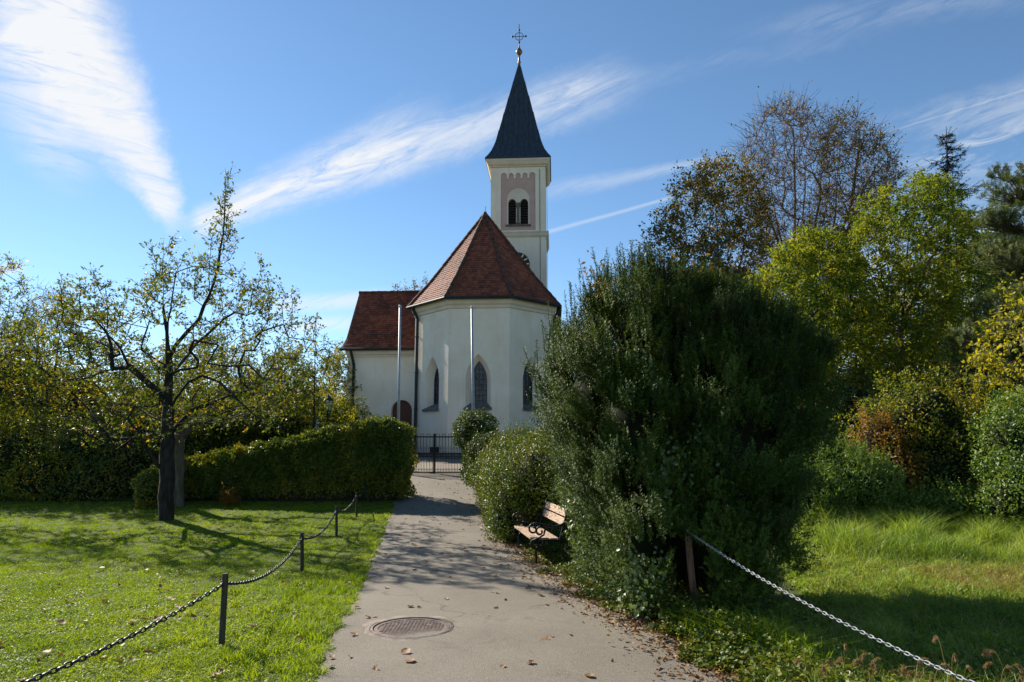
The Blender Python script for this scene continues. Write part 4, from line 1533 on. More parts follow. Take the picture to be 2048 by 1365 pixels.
rng = np.random.default_rng(21)
P, N = hedge_cloud(rng)
A = unit(rdir(len(P), rng) + np.array((0, 0, .3)) + N * .3)
S = .062 * rng.uniform(.6, 1.25, len(P))
leaf_obj('foliage', P - hb, A, unit(N * .7 + rdir(len(P), rng) * .8), S, S * .62, L_HEDGE, hedge)
k = rng.integers(0, len(hx) - 1, 60)
hs_ = []
for x in np.linspace(hx[0] + .2, hx[-1] - .15, 70):
    zt = float(np.interp(x, hx, hz)) - .25; g0 = float(gh(x, HD))
    y = HD + .4 + rng.uniform(0, .7)
    hs_.append((np.array([(x, y, g0 - .1), (x + rng.normal() * .05, y, g0 + .4), (x + rng.normal() * .15, y + rng.normal() * .1, zt)]) - hb, np.array((.035, .028, .012))))
    for q in range(9):
        za = rng.uniform(g0 + .3, zt)
        hs_.append((np.array([(x, y, za), (x + rng.normal() * .2, y - .2, za + .15), (x + rng.normal() * .35, y - .42, za + .25)]) - hb, np.array((.011, .008, .004))))
link('stems', tubes_mesh('stems', hs_), M_TWIG, hedge)
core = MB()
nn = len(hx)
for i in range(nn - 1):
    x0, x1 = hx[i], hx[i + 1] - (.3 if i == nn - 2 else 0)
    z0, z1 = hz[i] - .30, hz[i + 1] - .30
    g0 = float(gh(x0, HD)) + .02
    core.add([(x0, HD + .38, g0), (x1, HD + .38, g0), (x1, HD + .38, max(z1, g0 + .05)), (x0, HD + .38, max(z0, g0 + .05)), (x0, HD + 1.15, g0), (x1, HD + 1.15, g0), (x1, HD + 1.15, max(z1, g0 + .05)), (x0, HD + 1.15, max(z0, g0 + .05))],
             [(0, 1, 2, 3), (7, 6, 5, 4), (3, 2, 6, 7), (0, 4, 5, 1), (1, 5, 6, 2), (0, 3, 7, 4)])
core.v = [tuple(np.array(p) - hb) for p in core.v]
core.build('branches', M_TWIG, hedge)  # solid dark box added behind the leaves as the hedge's inner darkness

# ------------------------------------------------------------------ shrubs right of the path


def ell(px, py, D, rx, ry, rz):
    return (at(px, py, D), (rx, ry, rz))


shrub('laurel_bush', 'round clipped dark green laurel bush right beside the iron gate', [ell(950, 862, 22.3, .74, .75, .66), ell(960, 900, 22.4, .60, .6, .7), ell(953, 935, 22.3, .45, .5, .5)], 9000, .075, L_LAUREL, 31, .22, .07, .6)
shrub('laurel_bush', 'small bushy laurel in front of the round clipped bush', [ell(968, 900, 19.6, .50, .55, .52), ell(968, 945, 19.4, .52, .55, .60), ell(985, 925, 19.0, .5, .5, .75)], 9000, .062, L_LAUREL, 32, .25, .10, .5, shoots=40)
shrub('flowering_ivy_bush', 'bush with upright leafy tips behind the ivy mound below the choir', [ell(1045, 893, 17.5, .55, .5, .45), ell(1010, 915, 17.0, .5, .5, .6), ell(1090, 905, 16.5, .6, .5, .55)], 9000, .055, L_IVY, 33, .25, .10, .45, shoots=260)
shrub('ivy_mound', 'big brownish green ivy mound along the right path edge behind the bench', [ell(1045, 945, 14.6, .82, .9, .72), ell(1035, 985, 13.2, .62, 1.0, .62), ell(1085, 960, 13.0, .85, 1.0, .80), ell(1175, 985, 12.2, .62, .8, .72), ell(1005, 975, 16.0, .55, .8, .72), ell(1012, 1020, 14.6, .52, .9, .52), ell(985, 960, 18.0, .55, .8, .72), ell(1010, 1050, 12.9, .36, .7, .36), ell(1040, 1030, 13.3, .50, .8, .52)], 52000, .050, L_IVY, 34, .22, .12, .5, shoots=500, up=.2)
shrub('bramble', 'pale green bramble with broad leaves hanging beside the bench back', [ell(1172, 1005, 11.0, .34, .6, .60), ell(1185, 1055, 10.2, .34, .5, .5), ell(1195, 1110, 9.4, .30, .4, .32)], 3800, .085, L_BRAMBLE, 35, .35, .12, .4, aspect=.62, core=.6, shoots=40)

# ivy ground cover along the right path edge (nobody could count it)
rng = np.random.default_rng(41)
n = 46000
y = rng.uniform(4.0, 21, n) ** 1.0
y = 4.0 + (y - 4.0) * rng.uniform(.25, 1, n)
e_ = path_r(y)
lm = Lumps(8, 1.1); lm2 = Lumps(9, .35)
Pq = np.stack([e_, y, 0 * y], 1)
edge = e_ - .16 + .16 * lm(Pq) + .07 * lm2(Pq)
x = edge + np.abs(rng.normal(size=n)) ** 1.1 * np.where(y < 6.4, .34, .62)
keep = (x - edge > .16 * rng.uniform(0, 1, n) ** 2) & (rng.uniform(0, 1, n) < .55 + .45 * lm(np.stack([x, y, 0 * x], 1) * 2.0))
x, y = x[keep], y[keep]
h = rng.uniform(0, 1, len(x)) ** 1.5 * np.clip((x - path_r(y) + .3) * .35, .03, .22) * np.where((y > 9.8) & (y < 12.4), .45, 1)
P = np.stack([x, y, gh(x, y) + .015 + h], 1)
S = .042 * rng.uniform(.5, 1.3, len(x))
o = leaf_obj('ivy_ground_cover', P, unit(rdir(len(P), rng) * (1, 1, .5)), unit(rdir(len(P), rng) * .8 + np.array((0, 0, 1.))), S, S * .8, L_IVY, None)
tag(o, kind='stuff')

# ------------------------------------------------------------------ the big yew
YB = on(1366, 1214)
yc = at(1395, 1000, 8.05)
yew = empty('yew_bush', YB, 'huge dark green yew bush overhanging the path beside the bench', 'shrub')
rng = np.random.default_rng(51)
YD = 8.15


def yell(px, py, D, rpx, rz_px, ry):
    c = at(px, py, D); s = D / FPX
    return (c, (rpx * s, ry, rz_px * s))


yells = [yell(1370, 740, 8.5, 232, 145, 1.40), yell(1235, 775, 8.0, 138, 135, 1.0), yell(1488, 800, 8.6, 116, 155, 1.15), yell(1268, 885, 7.7, 128, 165, 1.0), yell(1400, 900, 7.9, 190, 230, 1.25),
         yell(1302, 1075, 7.2, 112, 140, .82), yell(1405, 1075, 7.5, 145, 165, .95), yell(1290, 650, 8.3, 115, 95, .85), yell(1440, 700, 8.6, 140, 105, 1.0), yell(1482, 910, 8.2, 92, 150, .95), yell(1470, 1070, 7.9, 82, 150, .8)]
cP, cN = blob_points(yells, 3900, rng, 52, .17, .20, .75, zmin=lambda x, y: gh(x, y) + .12)
gap = Lumps(77, .62)(cP) > -1.0
cP, cN = cP[gap], cN[gap]
yP = (cP[:, None] + rng.normal(size=(len(cP), 11, 3)) * .05).reshape(-1, 3)
yN = np.repeat(cN, 11, 0)
cj = np.repeat(rng.normal(size=cP.shape) * .34, 11, 0)
trunk_keep = ~((np.abs((yP[:, 0] / yP[:, 1] - (1366 - 1024) / FPX)) < .028) & (yP[:, 2] < .68) & (yP[:, 1] < YB[1] + .35))
yP, yN = yP[trunk_keep], yN[trunk_keep]
root = np.array((yc[0], 8.0, .2))
rad = yP - root
D0 = unit(unit(rad) * .55 + yN * .35 + np.array((0, 0, 1.05)) + rng.normal(size=yP.shape) * .20 + cj[trunk_keep])
low = np.clip((1.2 - yP[:, 2]) / 1.0, 0, 1)[:, None]
D0 = unit(D0 + low * (np.array((-.35, -.25, -.25))) * (rng.uniform(0, 1.4, (len(D0), 1))))
Ls = rng.uniform(.10, .26, len(yP))
B, A, N, S, w = needles_on(yP, D0, Ls, 26, .031, .005, rng)
# long upright leaders along the crown
n = 2300
k = rng.integers(0, len(yP), n); k = k[yN[k, 2] > .0]
d2 = unit(yN[k] * .22 + np.array((0, 0, 1.)) + unit(rad[k]) * .25 + rng.normal(size=(len(k), 3)) * .14)
L2 = rng.uniform(.16, .40, len(k))
yk = yP[k]
sp_ = []
for px, py, m_ in ((1150, 610, 5), (1178, 580, 7), (1200, 572, 8), (1222, 560, 6), (1252, 548, 9), (1268, 538, 12), (1286, 548, 8), (1315, 560, 6), (1352, 565, 5), (1392, 575, 5), (1108, 660, 6), (1092, 700, 5), (1085, 760, 5), (1460, 590, 5), (1500, 610, 5), (1560, 650, 5), (1590, 710, 5), (1610, 770, 4)):
    sp_.append(at(px, py + 22, 8.1) + rng.normal(size=(m_, 3)) * np.array((.06, .2, .09)))
sp_ = np.concatenate(sp_)
yk = np.concatenate([yk, sp_]); d2 = np.concatenate([d2, unit(np.array((0, 0, 1.)) + rng.normal(size=sp_.shape) * .16)]); L2 = np.concatenate([L2, rng.uniform(.25, .5, len(sp_))])
B2, A2, N2, S2, _ = needles_on(yk, d2, L2, 56, .032, .005, rng)
leaf_obj('foliage', np.concatenate([B, B2]) - YB, np.concatenate([A, A2]), np.concatenate([N, N2]), np.concatenate([S, S2]), .0105, L_YEW, yew, .1)
stm = [(np.stack([p, p + d * l]) - YB, np.array((.004, .002))) for p, d, l in zip(np.concatenate([yk, yP[:4000]]), np.concatenate([d2, D0[:4000]]), np.concatenate([L2, Ls[:4000]]))]
for q in range(150):
    t = yP[rng.integers(0, len(yP))]
    if t[2] < 1.15: continue
    b = np.array((root[0] + rng.normal() * .10, root[1] + rng.normal() * .10, .0))
    m_ = (b + t) / 2 + np.array((0, 0, .15)) + (t - b) * np.array((-.18, -.18, 0))
    stm.append((np.array(catmull([b, m_, t], 3)) - YB, np.linspace(.03, .006, 7)))
link('branches', tubes_mesh('branches', stm), M_TWIG, yew)
core_mesh('shade_core', [(c + np.array((0, .25, 0)), np.array(r) * .72) if i_ in (5, 6) else (c, r) for i_, (c, r) in enumerate(yells)], M_INNER, yew, YB, .60)  # dark solids added so the inside of the yew reads as shade
tk = MB()
tk.tube(catmull([(0, -.50, -.1), (.0, -.50, .15), (-.015, -.48, .35), (-.02, -.44, .62), (.03, -.2, .95), (.1, .1, 1.3)], 4), [.040] * 4 + [.035] * 17, 9)
tk.build('trunk', M_YEWBARK, yew, True)
# ivy, bramble and vine climbing through the yew
vp = []
for (px, py, D, n_, s_) in ((1340, 915, 6.72, 46, .06), (1325, 955, 6.66, 40, .06), (1370, 945, 6.74, 22, .05), (1290, 720, 6.85, 14, .04), (1260, 700, 6.9, 12, .04), (1310, 1010, 6.6, 30, .07), (1420, 985, 6.7, 26, .07), (1425, 900, 6.75, 22, .07), (1300, 1150, 6.35, 60, .10), (1270, 1190, 6.2, 50, .10), (1400, 870, 6.8, 12, .05), (1260, 1120, 6.5, 40, .09), (1395, 800, 6.9, 10, .04)):
    c = at(px, py, D)
    vp.append(c + rng.normal(size=(n_, 3)) * np.array((s_, s_ * .7, s_ * 1.5)))
vp = np.concatenate(vp)
S = .052 * rng.uniform(.6, 1.3, len(vp))
vine = leaf_obj('climbing_vine', vp, unit(rdir(len(vp), rng) + np.array((0, 0, -.6))), unit(rdir(len(vp), rng) * .6 + np.array((-.2, -1, .5))), S, S * .8, L_BRAMBLE, None)
tag(vine, 'pale leaved vine climbing through the front of the dark yew', 'vine')
rp = []; rs = []
for (px, py) in ((1180, 548), (1195, 560), (1210, 565), (1265, 515), (1270, 530), (1305, 555), (1330, 560), (1355, 552), (1400, 556), (1430, 550), (1440, 570), (1450, 560), (1380, 566), (1200, 590), (1318, 585)):
    c = at(px, py, 8.0 + rng.uniform(-.3, .3))
    rs.append((np.array([c + (rng.normal() * .1, 0, -.55), c + (0, 0, -.2), c + (.03, 0, .06)]), np.array((.005, .004, .002))))
    rp.append(c + rng.normal(size=(15, 3)) * np.array((.07, .07, .12)))
rp = np.concatenate(rp); base = rp.mean(0)
e = empty('creeper', base, 'reddish creeper sprouting above the top of the dark yew', 'vine')
S = .07 * rng.uniform(.5, 1.2, len(rp))
leaf_obj('leaves', rp - base, unit(rdir(len(rp), rng) + np.array((0, 0, -.8))), rdir(len(rp), rng), S, S * .45, L_RUSTY, e)
link('stems', tubes_mesh('stems', [(p - base, r) for p, r in rs]), M_TWIG, e)

ca = at(1372, 1060, 6.55)
cb = np.array((2.62, 2.55, .40))
pp = np.array((2.66, 2.45, float(gh(2.66, 2.45))))
tp_ = post(pp, pp + (0, 0, .46), 'wooden chain post at the lower right, beyond the frame edge', .03)
chain(ca, cb, .13, .034, .0034, M_CHAINW, 'pale galvanised chain hanging from the yew across the right meadow', None)

# ------------------------------------------------------------------ apple trees on the lawn
AD = 15.6
ab = on(333, 1040); AD = ab[1]


def pl(pts, D0=AD, dd=0.0):
    n = len(pts)
    return [at(a, b, D0 + dd * k / max(1, n - 1)) for k, (a, b) in enumerate(pts)]


limbs = [
    [ab - (0, 0, .1)] + pl([(333, 1025), (335, 960), (336, 880), (335, 800), (338, 740), (335, 690), (330, 640), (327, 590), (324, 540)]),
    pl([(335, 815), (318, 785), (285, 757), (258, 733), (240, 695), (214, 667), (150, 650), (80, 635), (5, 622)], AD, -1.2),
    pl([(250, 735), (200, 745), (163, 760), (118, 735)], AD, .8),
    pl([(334, 945), (312, 928), (291, 891), (277, 868), (255, 838), (222, 826)], AD, -1.0),
    pl([(277, 868), (232, 900), (216, 866), (174, 871), (152, 850), (134, 841), (82, 850), (40, 856)], AD - .5, -1.2),
    pl([(334, 850), (305, 835), (286, 822), (246, 806), (221, 815), (175, 835)], AD, 1.4),
    pl([(336, 830), (350, 800), (375, 766), (405, 752), (440, 765), (470, 795), (510, 832), (552, 852)], AD, -.9),
    pl([(337, 760), (376, 710), (392, 688), (430, 655), (470, 625), (525, 600)], AD, .9),
    pl([(337, 720), (352, 690), (398, 640), (428, 565), (440, 500), (449, 430), (450, 358)], AD, -.3),
    pl([(336, 880), (350, 856), (386, 820), (440, 800), (500, 780), (560, 745), (600, 720)], AD, 1.3),
    pl([(333, 700), (345, 590), (352, 545), (385, 533), (430, 540), (490, 575)], AD, -.8),
    pl([(328, 610), (300, 590), (283, 570)], AD, .5),
    pl([(214, 667), (190, 640), (150, 615), (120, 600)], AD, -.9),
    pl([(240, 695), (262, 650), (300, 625)], AD, -.5),
]
rng = np.random.default_rng(61)
poly = [(60, 640), (110, 585), (190, 565), (262, 590), (300, 530), (345, 500), (420, 520), (505, 560), (570, 620), (605, 690), (620, 760), (585, 840), (500, 870), (430, 850), (380, 860), (300, 900), (180, 890), (60, 860), (20, 740)]
apts = sample_px(poly, AD, 2.3, 400, rng)
sprouts = []
for (px, p0, p1, d) in ((340, 600, 478, 0), (310, 600, 508, .3), (325, 560, 500, -.3), (420, 600, 465, .2), (452, 470, 357, -.3), (444, 500, 395, -.3), (460, 520, 440, -.25), (518, 620, 525, .4), (538, 640, 562, -.5), (566, 650, 575, .2), (586, 660, 588, 0), (190, 630, 542, .2), (160, 640, 562, -.4), (125, 640, 567, .4), (215, 640, 575, 0), (245, 640, 585, .5), (360, 590, 535, .6), (390, 600, 540, -.6), (480, 590, 545, 0), (630, 720, 645, .2), (652, 740, 690, -.2), (612, 700, 640, .5)):
    for y in np.linspace(p0, p1, max(3, int((p0 - p1) / 14))):
        sprouts.append(at(px + rng.normal() * 2 + (p0 - y) * .04 * rng.normal(), y, AD + d))
apts = np.concatenate([apts, np.array(sprouts)])
tree('apple_tree', 'gnarled old apple tree with a dark spreading crown standing on the sunlit lawn', limbs, apts, L_APPLE, M_BARK, 62, ntw=4, tl=.32, nleaf=6, lsize=.085, laspect=.52, step=.28, up=.25, wig=.14, tip=.0065, rmax=.165, droop=.05, updir=.45, outdir=.2, tr=.0035, pw=2.1)
b2 = on(357, 1013)
l2 = [[b2 - (0, 0, .1), at(357, 1000, b2[1]), at(355, 960, b2[1]), at(356, 905, b2[1]), at(360, 860, b2[1]), at(372, 815, b2[1])], pl([(358, 880), (400, 830), (450, 790), (520, 760)], b2[1], .8), pl([(358, 900), (320, 840), (260, 800)], b2[1], .8)]
pts2 = sample_px([(300, 800), (380, 740), (480, 690), (590, 680), (620, 760), (560, 840), (430, 850), (330, 850)], b2[1] + .5, 1.4, 120, rng)
tree('apple_tree', 'second apple tree with a lighter lichen trunk, right behind the first one', l2, pts2, L_APPLE, M_BARK2, 63, ntw=3, tl=.32, nleaf=6, lsize=.08, step=.3, up=.3, wig=.12, tip=.006, rmax=.15, tr=.0035)
# thin sapling beside the annexe
sb = at(628, 880, 19.9); sb = np.array((sb[0], 19.9, float(gh(sb[0], 19.9))))
tree('sapling', 'thin twiggy sapling with few yellow leaves rising left of the annexe', [[sb, at(628, 820, 19.9), at(629, 760, 19.9), at(631, 700, 19.9), at(632, 650, 19.9)]], sample_px([(600, 800), (610, 720), (628, 640), (650, 680), (665, 720), (640, 830)], 19.9, .5, 60, rng), L_APPLE, M_BARK, 64, ntw=2, tl=.22, nleaf=4, lsize=.075, step=.3, up=.5, tip=.005, rmax=.035, tr=.003)


# ------------------------------------------------------------------ trees and shrubs behind the lawn on the left
def bgtree(name, label, bpx, D, poly, dD, n, lm, bark, seed, cat='tree', group=None, trunk=None, **kw):
    rng = np.random.default_rng(seed)
    b = at(bpx, 900, D); b = np.array((b[0], D, float(gh(b[0], D)) - .1))
    pts = sample_px(poly, D, dD, n, rng)
    c = pts.mean(0)
    zt = np.percentile(pts[:, 2], 85)
    if trunk is None:
        init = [[b, b * (.75, .75, 1) + c * (.25, .25, 0) + (0, 0, (zt - b[2]) * .33), b * (.45, .45, 1) + c * (.55, .55, 0) + (0, 0, (zt - b[2]) * .66), np.array((c[0], c[1], zt))]]
    else:
        init = [[b] + [at(x, y, D) for x, y in t] if i == 0 else [at(x, y, D + rng.normal() * .8) for x, y in t] for i, t in enumerate(trunk)]
    return tree(name, label, init, pts, lm, bark, seed + 1, cat=cat, group=group, **kw)


bgtree('field_tree', 'yellowing tree at the left edge of the frame, reaching above the apple branches', -70, 17.5, [(-220, 640), (-150, 540), (-60, 515), (20, 520), (60, 560), (75, 640), (40, 720), (-60, 780), (-200, 760)], 1.8, 240, L_FIELD, M_BARK, 71, ntw=3, tl=.34, nleaf=6, lsize=.085, step=.4, up=.4, tip=.006, rmax=.14, bare=.15)
bgtree('field_tree', 'tall yellow green field maple behind the left limbs of the apple tree', 90, 22.5, [(-60, 830), (-40, 690), (40, 630), (130, 610), (230, 650), (280, 730), (260, 840), (120, 880), (0, 880)], 2.4, 420, L_FIELD, M_BARK, 73, ntw=4, tl=.5, nleaf=9, lsize=.11, step=.5, up=.4, tip=.008, rmax=.16, bare=.05)
bgtree('field_tree', 'yellow green field maple behind the apple trunk', 380, 24.0, [(240, 880), (260, 740), (340, 690), (440, 670), (500, 720), (520, 820), (480, 890), (340, 900)], 2.4, 360, L_FIELD, M_BARK, 75, ntw=4, tl=.5, nleaf=9, lsize=.11, step=.5, up=.4, tip=.008, rmax=.16, bare=.05)
bgtree('hazel', 'yellow green hazel leaning over the right part of the clipped hedge', 545, 22.0, [(470, 880), (480, 770), (530, 720), (590, 700), (625, 740), (640, 820), (620, 880), (540, 890)], 1.6, 300, L_FIELD, M_BARK, 77, ntw=4, tl=.42, nleaf=8, lsize=.10, step=.4, up=.4, tip=.007, rmax=.09)
bgtree('field_tree', 'light green loose tree touching the left corner of the annexe', 668, 35.0, [(630, 880), (632, 790), (650, 720), (680, 700), (705, 735), (712, 800), (705, 880)], 1.8, 260, L_FIELD, M_BARK, 79, ntw=4, tl=.6, nleaf=8, lsize=.14, step=.6, up=.5, tip=.01, rmax=.14)
bgtree('bare_tree', 'leafless grey tree far behind the left end of the apple crown', 70, 34.0, [(-20, 760), (10, 620), (60, 570), (110, 580), (150, 640), (140, 760)], 2.4, 240, L_FIELD, M_BARK2, 81, ntw=5, tl=.7, nleaf=1, lsize=.1, step=.7, up=.9, tip=.010, rmax=.18, bare=.75)
bgtree('field_tree', 'treetop of a far tree just above the annexe ridge', 800, 58, [(750, 760), (760, 610), (800, 575), (850, 560), (880, 600), (890, 760)], 3.0, 220, L_LIME, M_BARK, 83, ntw=4, tl=.9, nleaf=6, lsize=.2, step=1.0, up=.9, tip=.018, rmax=.25, bare=.3)

rng = np.random.default_rng(90)


def bsh(name, label, ells, n, ls, lm, seed, **kw):
    return shrub(name, label, ells, n, ls, lm, seed, **kw)


bsh('field_shrub', 'orange brown tinted shrub at the far left edge of the lawn', [ell(40, 930, 19.5, 1.4, 1.2, 1.35), ell(-60, 900, 19.8, 1.5, 1.2, 1.7), ell(90, 965, 18.9, 1.0, .9, .9)], 14000, .085, L_FIELD, 91, depth=.35, lump=.25, lscale=1.1, shoots=90)
bsh('dark_shrub', 'dark glossy shrub mass under the lower left limbs of the apple tree', [ell(165, 925, 19.6, 1.15, 1.1, 1.35), ell(235, 945, 19.8, 1.2, 1.1, 1.15), ell(160, 980, 18.9, 1.2, .8, .7)], 14000, .08, L_DARKSHRUB, 92, depth=.35, lump=.22, lscale=.9, shoots=60)
bsh('dark_shrub', 'dark green shrub in the shade directly left of the apple trunk', [ell(280, 910, 21.0, 1.3, 1.1, 1.6), ell(350, 890, 21.5, 1.4, 1.1, 1.5)], 11000, .085, L_DARKSHRUB, 93, depth=.35, lump=.22, lscale=.9, shoots=40)
bsh('beech_shrub', 'small sunlit beech bush at the low left end of the clipped hedge', [ell(298, 982, 17.5, .36, .4, .52), ell(318, 965, 17.7, .4, .4, .5)], 3400, .07, L_HEDGE, 94, depth=.3, lump=.08, lscale=.4, shoots=20)
bsh('heather_clump', 'little reddish dry clump on the lawn against the hedge', [ell(460, 996, 17.6, .24, .2, .22)], 900, .045, L_RUSTY, 95, depth=.5, lump=.05, lscale=.3, core=0, shoots=30)
bsh('field_shrub', 'leafy shrub filling the gap between hedge top and field maple', [ell(450, 860, 20.8, 1.6, 1.0, 1.1), ell(560, 850, 20.6, 1.3, .9, .8), ell(400, 890, 20.6, 1.4, .9, 1.0)], 14000, .085, L_FIELD, 96, depth=.4, lump=.22, lscale=.9, shoots=60)
bsh('field_shrub', 'far leafy shrub behind the lantern lamp post', [ell(640, 850, 31, 1.5, 1.3, 1.5), ell(690, 860, 32, 1.3, 1.2, 1.6), ell(600, 840, 30, 1.6, 1.2, 1.6)], 9000, .12, L_FIELD, 97, depth=.4, lump=.25, lscale=1.1)
bsh('field_shrub', 'tall yellow leaved thicket behind the orange shrub at the left', [ell(20, 800, 25, 2.6, 1.6, 2.4), ell(150, 830, 25.5, 2.2, 1.6, 2.1), ell(-120, 800, 24.5, 2.4, 1.6, 2.6)], 17000, .11, L_FIELD, 98, depth=.4, lump=.35, lscale=1.4, shoots=80)
bsh('field_shrub', 'shaded thicket far behind the apple trunk and hedge', [ell(300, 840, 28, 2.8, 1.6, 2.2), ell(440, 830, 28.5, 2.4, 1.6, 2.0), ell(560, 830, 28, 2.0, 1.5, 1.9)], 14000, .12, L_FIELD, 99, depth=.4, lump=.35, lscale=1.4)
bsh('rose_spray', 'thin rose spray with orange leaves poking above the hedge by the annexe', [ell(706, 832, 18.9, .25, .2, .18), ell(690, 842, 18.9, .25, .2, .14)], 120, .075, L_MAPLE, 100, depth=.8, lump=.1, lscale=.3, core=0, shoots=14)

# ------------------------------------------------------------------ trees on the right
limek = dict(step=.9, up=1.9, wig=.05, tip=.012, outdir=.35, updir=.6, pw=2.2)
bgtree('lime_tree', 'tall nearly bare lime tree with upswept twigs, highest crown on the right', 1590, 38.0, [(1478, 300), (1510, 240), (1560, 205), (1600, 200), (1640, 230), (1665, 330), (1660, 480), (1640, 620), (1560, 640), (1520, 480), (1490, 380)], 3.2, 560, L_LIME, M_LIMEBARK, 111,
       trunk=[[(1590, 760), (1592, 650), (1592, 540), (1590, 430), (1588, 330), (1587, 230)], [(1592, 650), (1620, 520), (1640, 400), (1645, 300)], [(1592, 640), (1570, 520), (1545, 400), (1530, 300)], [(1592, 600), (1555, 480), (1520, 390), (1490, 320)], [(1592, 620), (1605, 450), (1612, 320), (1615, 240)]],
       ntw=5, tl=1.3, nleaf=3, lsize=.16, rmax=.26, bare=.74, tr=.009, **limek)
bgtree('lime_tree', 'half bare lime tree leaning right behind the ash crown', 1660, 37.0, [(1640, 330), (1660, 240), (1700, 215), (1740, 250), (1780, 300), (1800, 350), (1770, 420), (1720, 500), (1690, 620), (1640, 640), (1630, 480)], 3.2, 500, L_LIME, M_LIMEBARK, 113,
       trunk=[[(1655, 760), (1656, 620), (1662, 500), (1672, 400), (1680, 300), (1685, 230)], [(1656, 600), (1690, 480), (1725, 380), (1765, 310)], [(1660, 520), (1700, 420), (1715, 320), (1720, 260)]],
       ntw=5, tl=1.2, nleaf=4, lsize=.17, rmax=.28, bare=.52, tr=.009, **limek)
bgtree('lime_tree', 'broad brown and green lime tree standing above the yew, left of the tall bare one', 1440, 35.0, [(1295, 480), (1330, 430), (1350, 370), (1400, 330), (1450, 318), (1500, 340), (1530, 420), (1540, 560), (1500, 680), (1400, 690), (1330, 620), (1310, 540)], 3.0, 640, L_LIME, M_LIMEBARK, 115,
       trunk=[[(1445, 760), (1445, 650), (1440, 540), (1432, 440), (1430, 360)], [(1444, 660), (1400, 570), (1360, 500)], [(1444, 640), (1480, 530), (1500, 430)], [(1444, 600), (1410, 480), (1390, 400)]],
       ntw=4, tl=.95, nleaf=9, lsize=.19, rmax=.26, bare=.06, tr=.008, step=.8, up=1.1, wig=.08, tip=.010, outdir=.4, updir=.35)
ashk = dict(step=.5, up=.7, wig=.10, tip=.007, outdir=.6, updir=.15, droop=.25)
bgtree('ash_tree', 'bright yellow green ash tree right behind the yew', 1640, 22.0, [(1490, 660), (1510, 560), (1560, 500), (1610, 462), (1670, 470), (1720, 520), (1750, 620), (1760, 740), (1740, 860), (1660, 900), (1560, 860), (1500, 760)], 2.2, 760, L_ASH, M_BARK, 117,
       trunk=[[(1650, 880), (1648, 780), (1646, 680), (1642, 590), (1640, 500)], [(1648, 780), (1600, 690), (1560, 590)], [(1647, 730), (1690, 630), (1710, 560)]],
       ntw=4, tl=.5, nleaf=15, lsize=.14, laspect=.42, rmax=.16, bare=.04, **ashk)
bgtree('ash_tree', 'taller ash tree with a golden top standing left of the spruce', 1790, 23.0, [(1700, 480), (1725, 410), (1780, 370), (1850, 350), (1905, 365), (1940, 420), (1950, 490), (1920, 560), (1900, 680), (1880, 800), (1800, 860), (1740, 780), (1710, 620)], 2.2, 720, L_ASH, M_BARK2, 119,
       trunk=[[(1775, 880), (1785, 780), (1800, 690), (1808, 600), (1815, 500), (1820, 400)], [(1803, 650), (1850, 540), (1900, 450)], [(1806, 620), (1770, 520), (1745, 450)], [(1790, 760), (1850, 690), (1880, 640)]],
       ntw=4, tl=.5, nleaf=14, lsize=.14, laspect=.42, rmax=.15, bare=.08, **ashk)


bgtree('ash_tree', 'deep green ash tree filling the space behind the two golden ashes', 1720, 27.0, [(1540, 780), (1590, 660), (1680, 610), (1780, 610), (1880, 640), (1930, 760), (1900, 880), (1760, 910), (1600, 900)], 2.4, 620, L_GREENASH, M_BARK, 121, ntw=4, tl=.6, nleaf=11, lsize=.16, laspect=.45, rmax=.17, **ashk)
bgtree('ash_tree', 'dark green leafy tree between the spruce and the pine', 1960, 25.0, [(1860, 720), (1900, 560), (1950, 480), (2020, 460), (2080, 540), (2100, 720), (2060, 860), (1920, 880)], 2.2, 560, L_GREENASH, M_BARK, 123, ntw=4, tl=.6, nleaf=11, lsize=.15, laspect=.45, rmax=.17, **ashk)


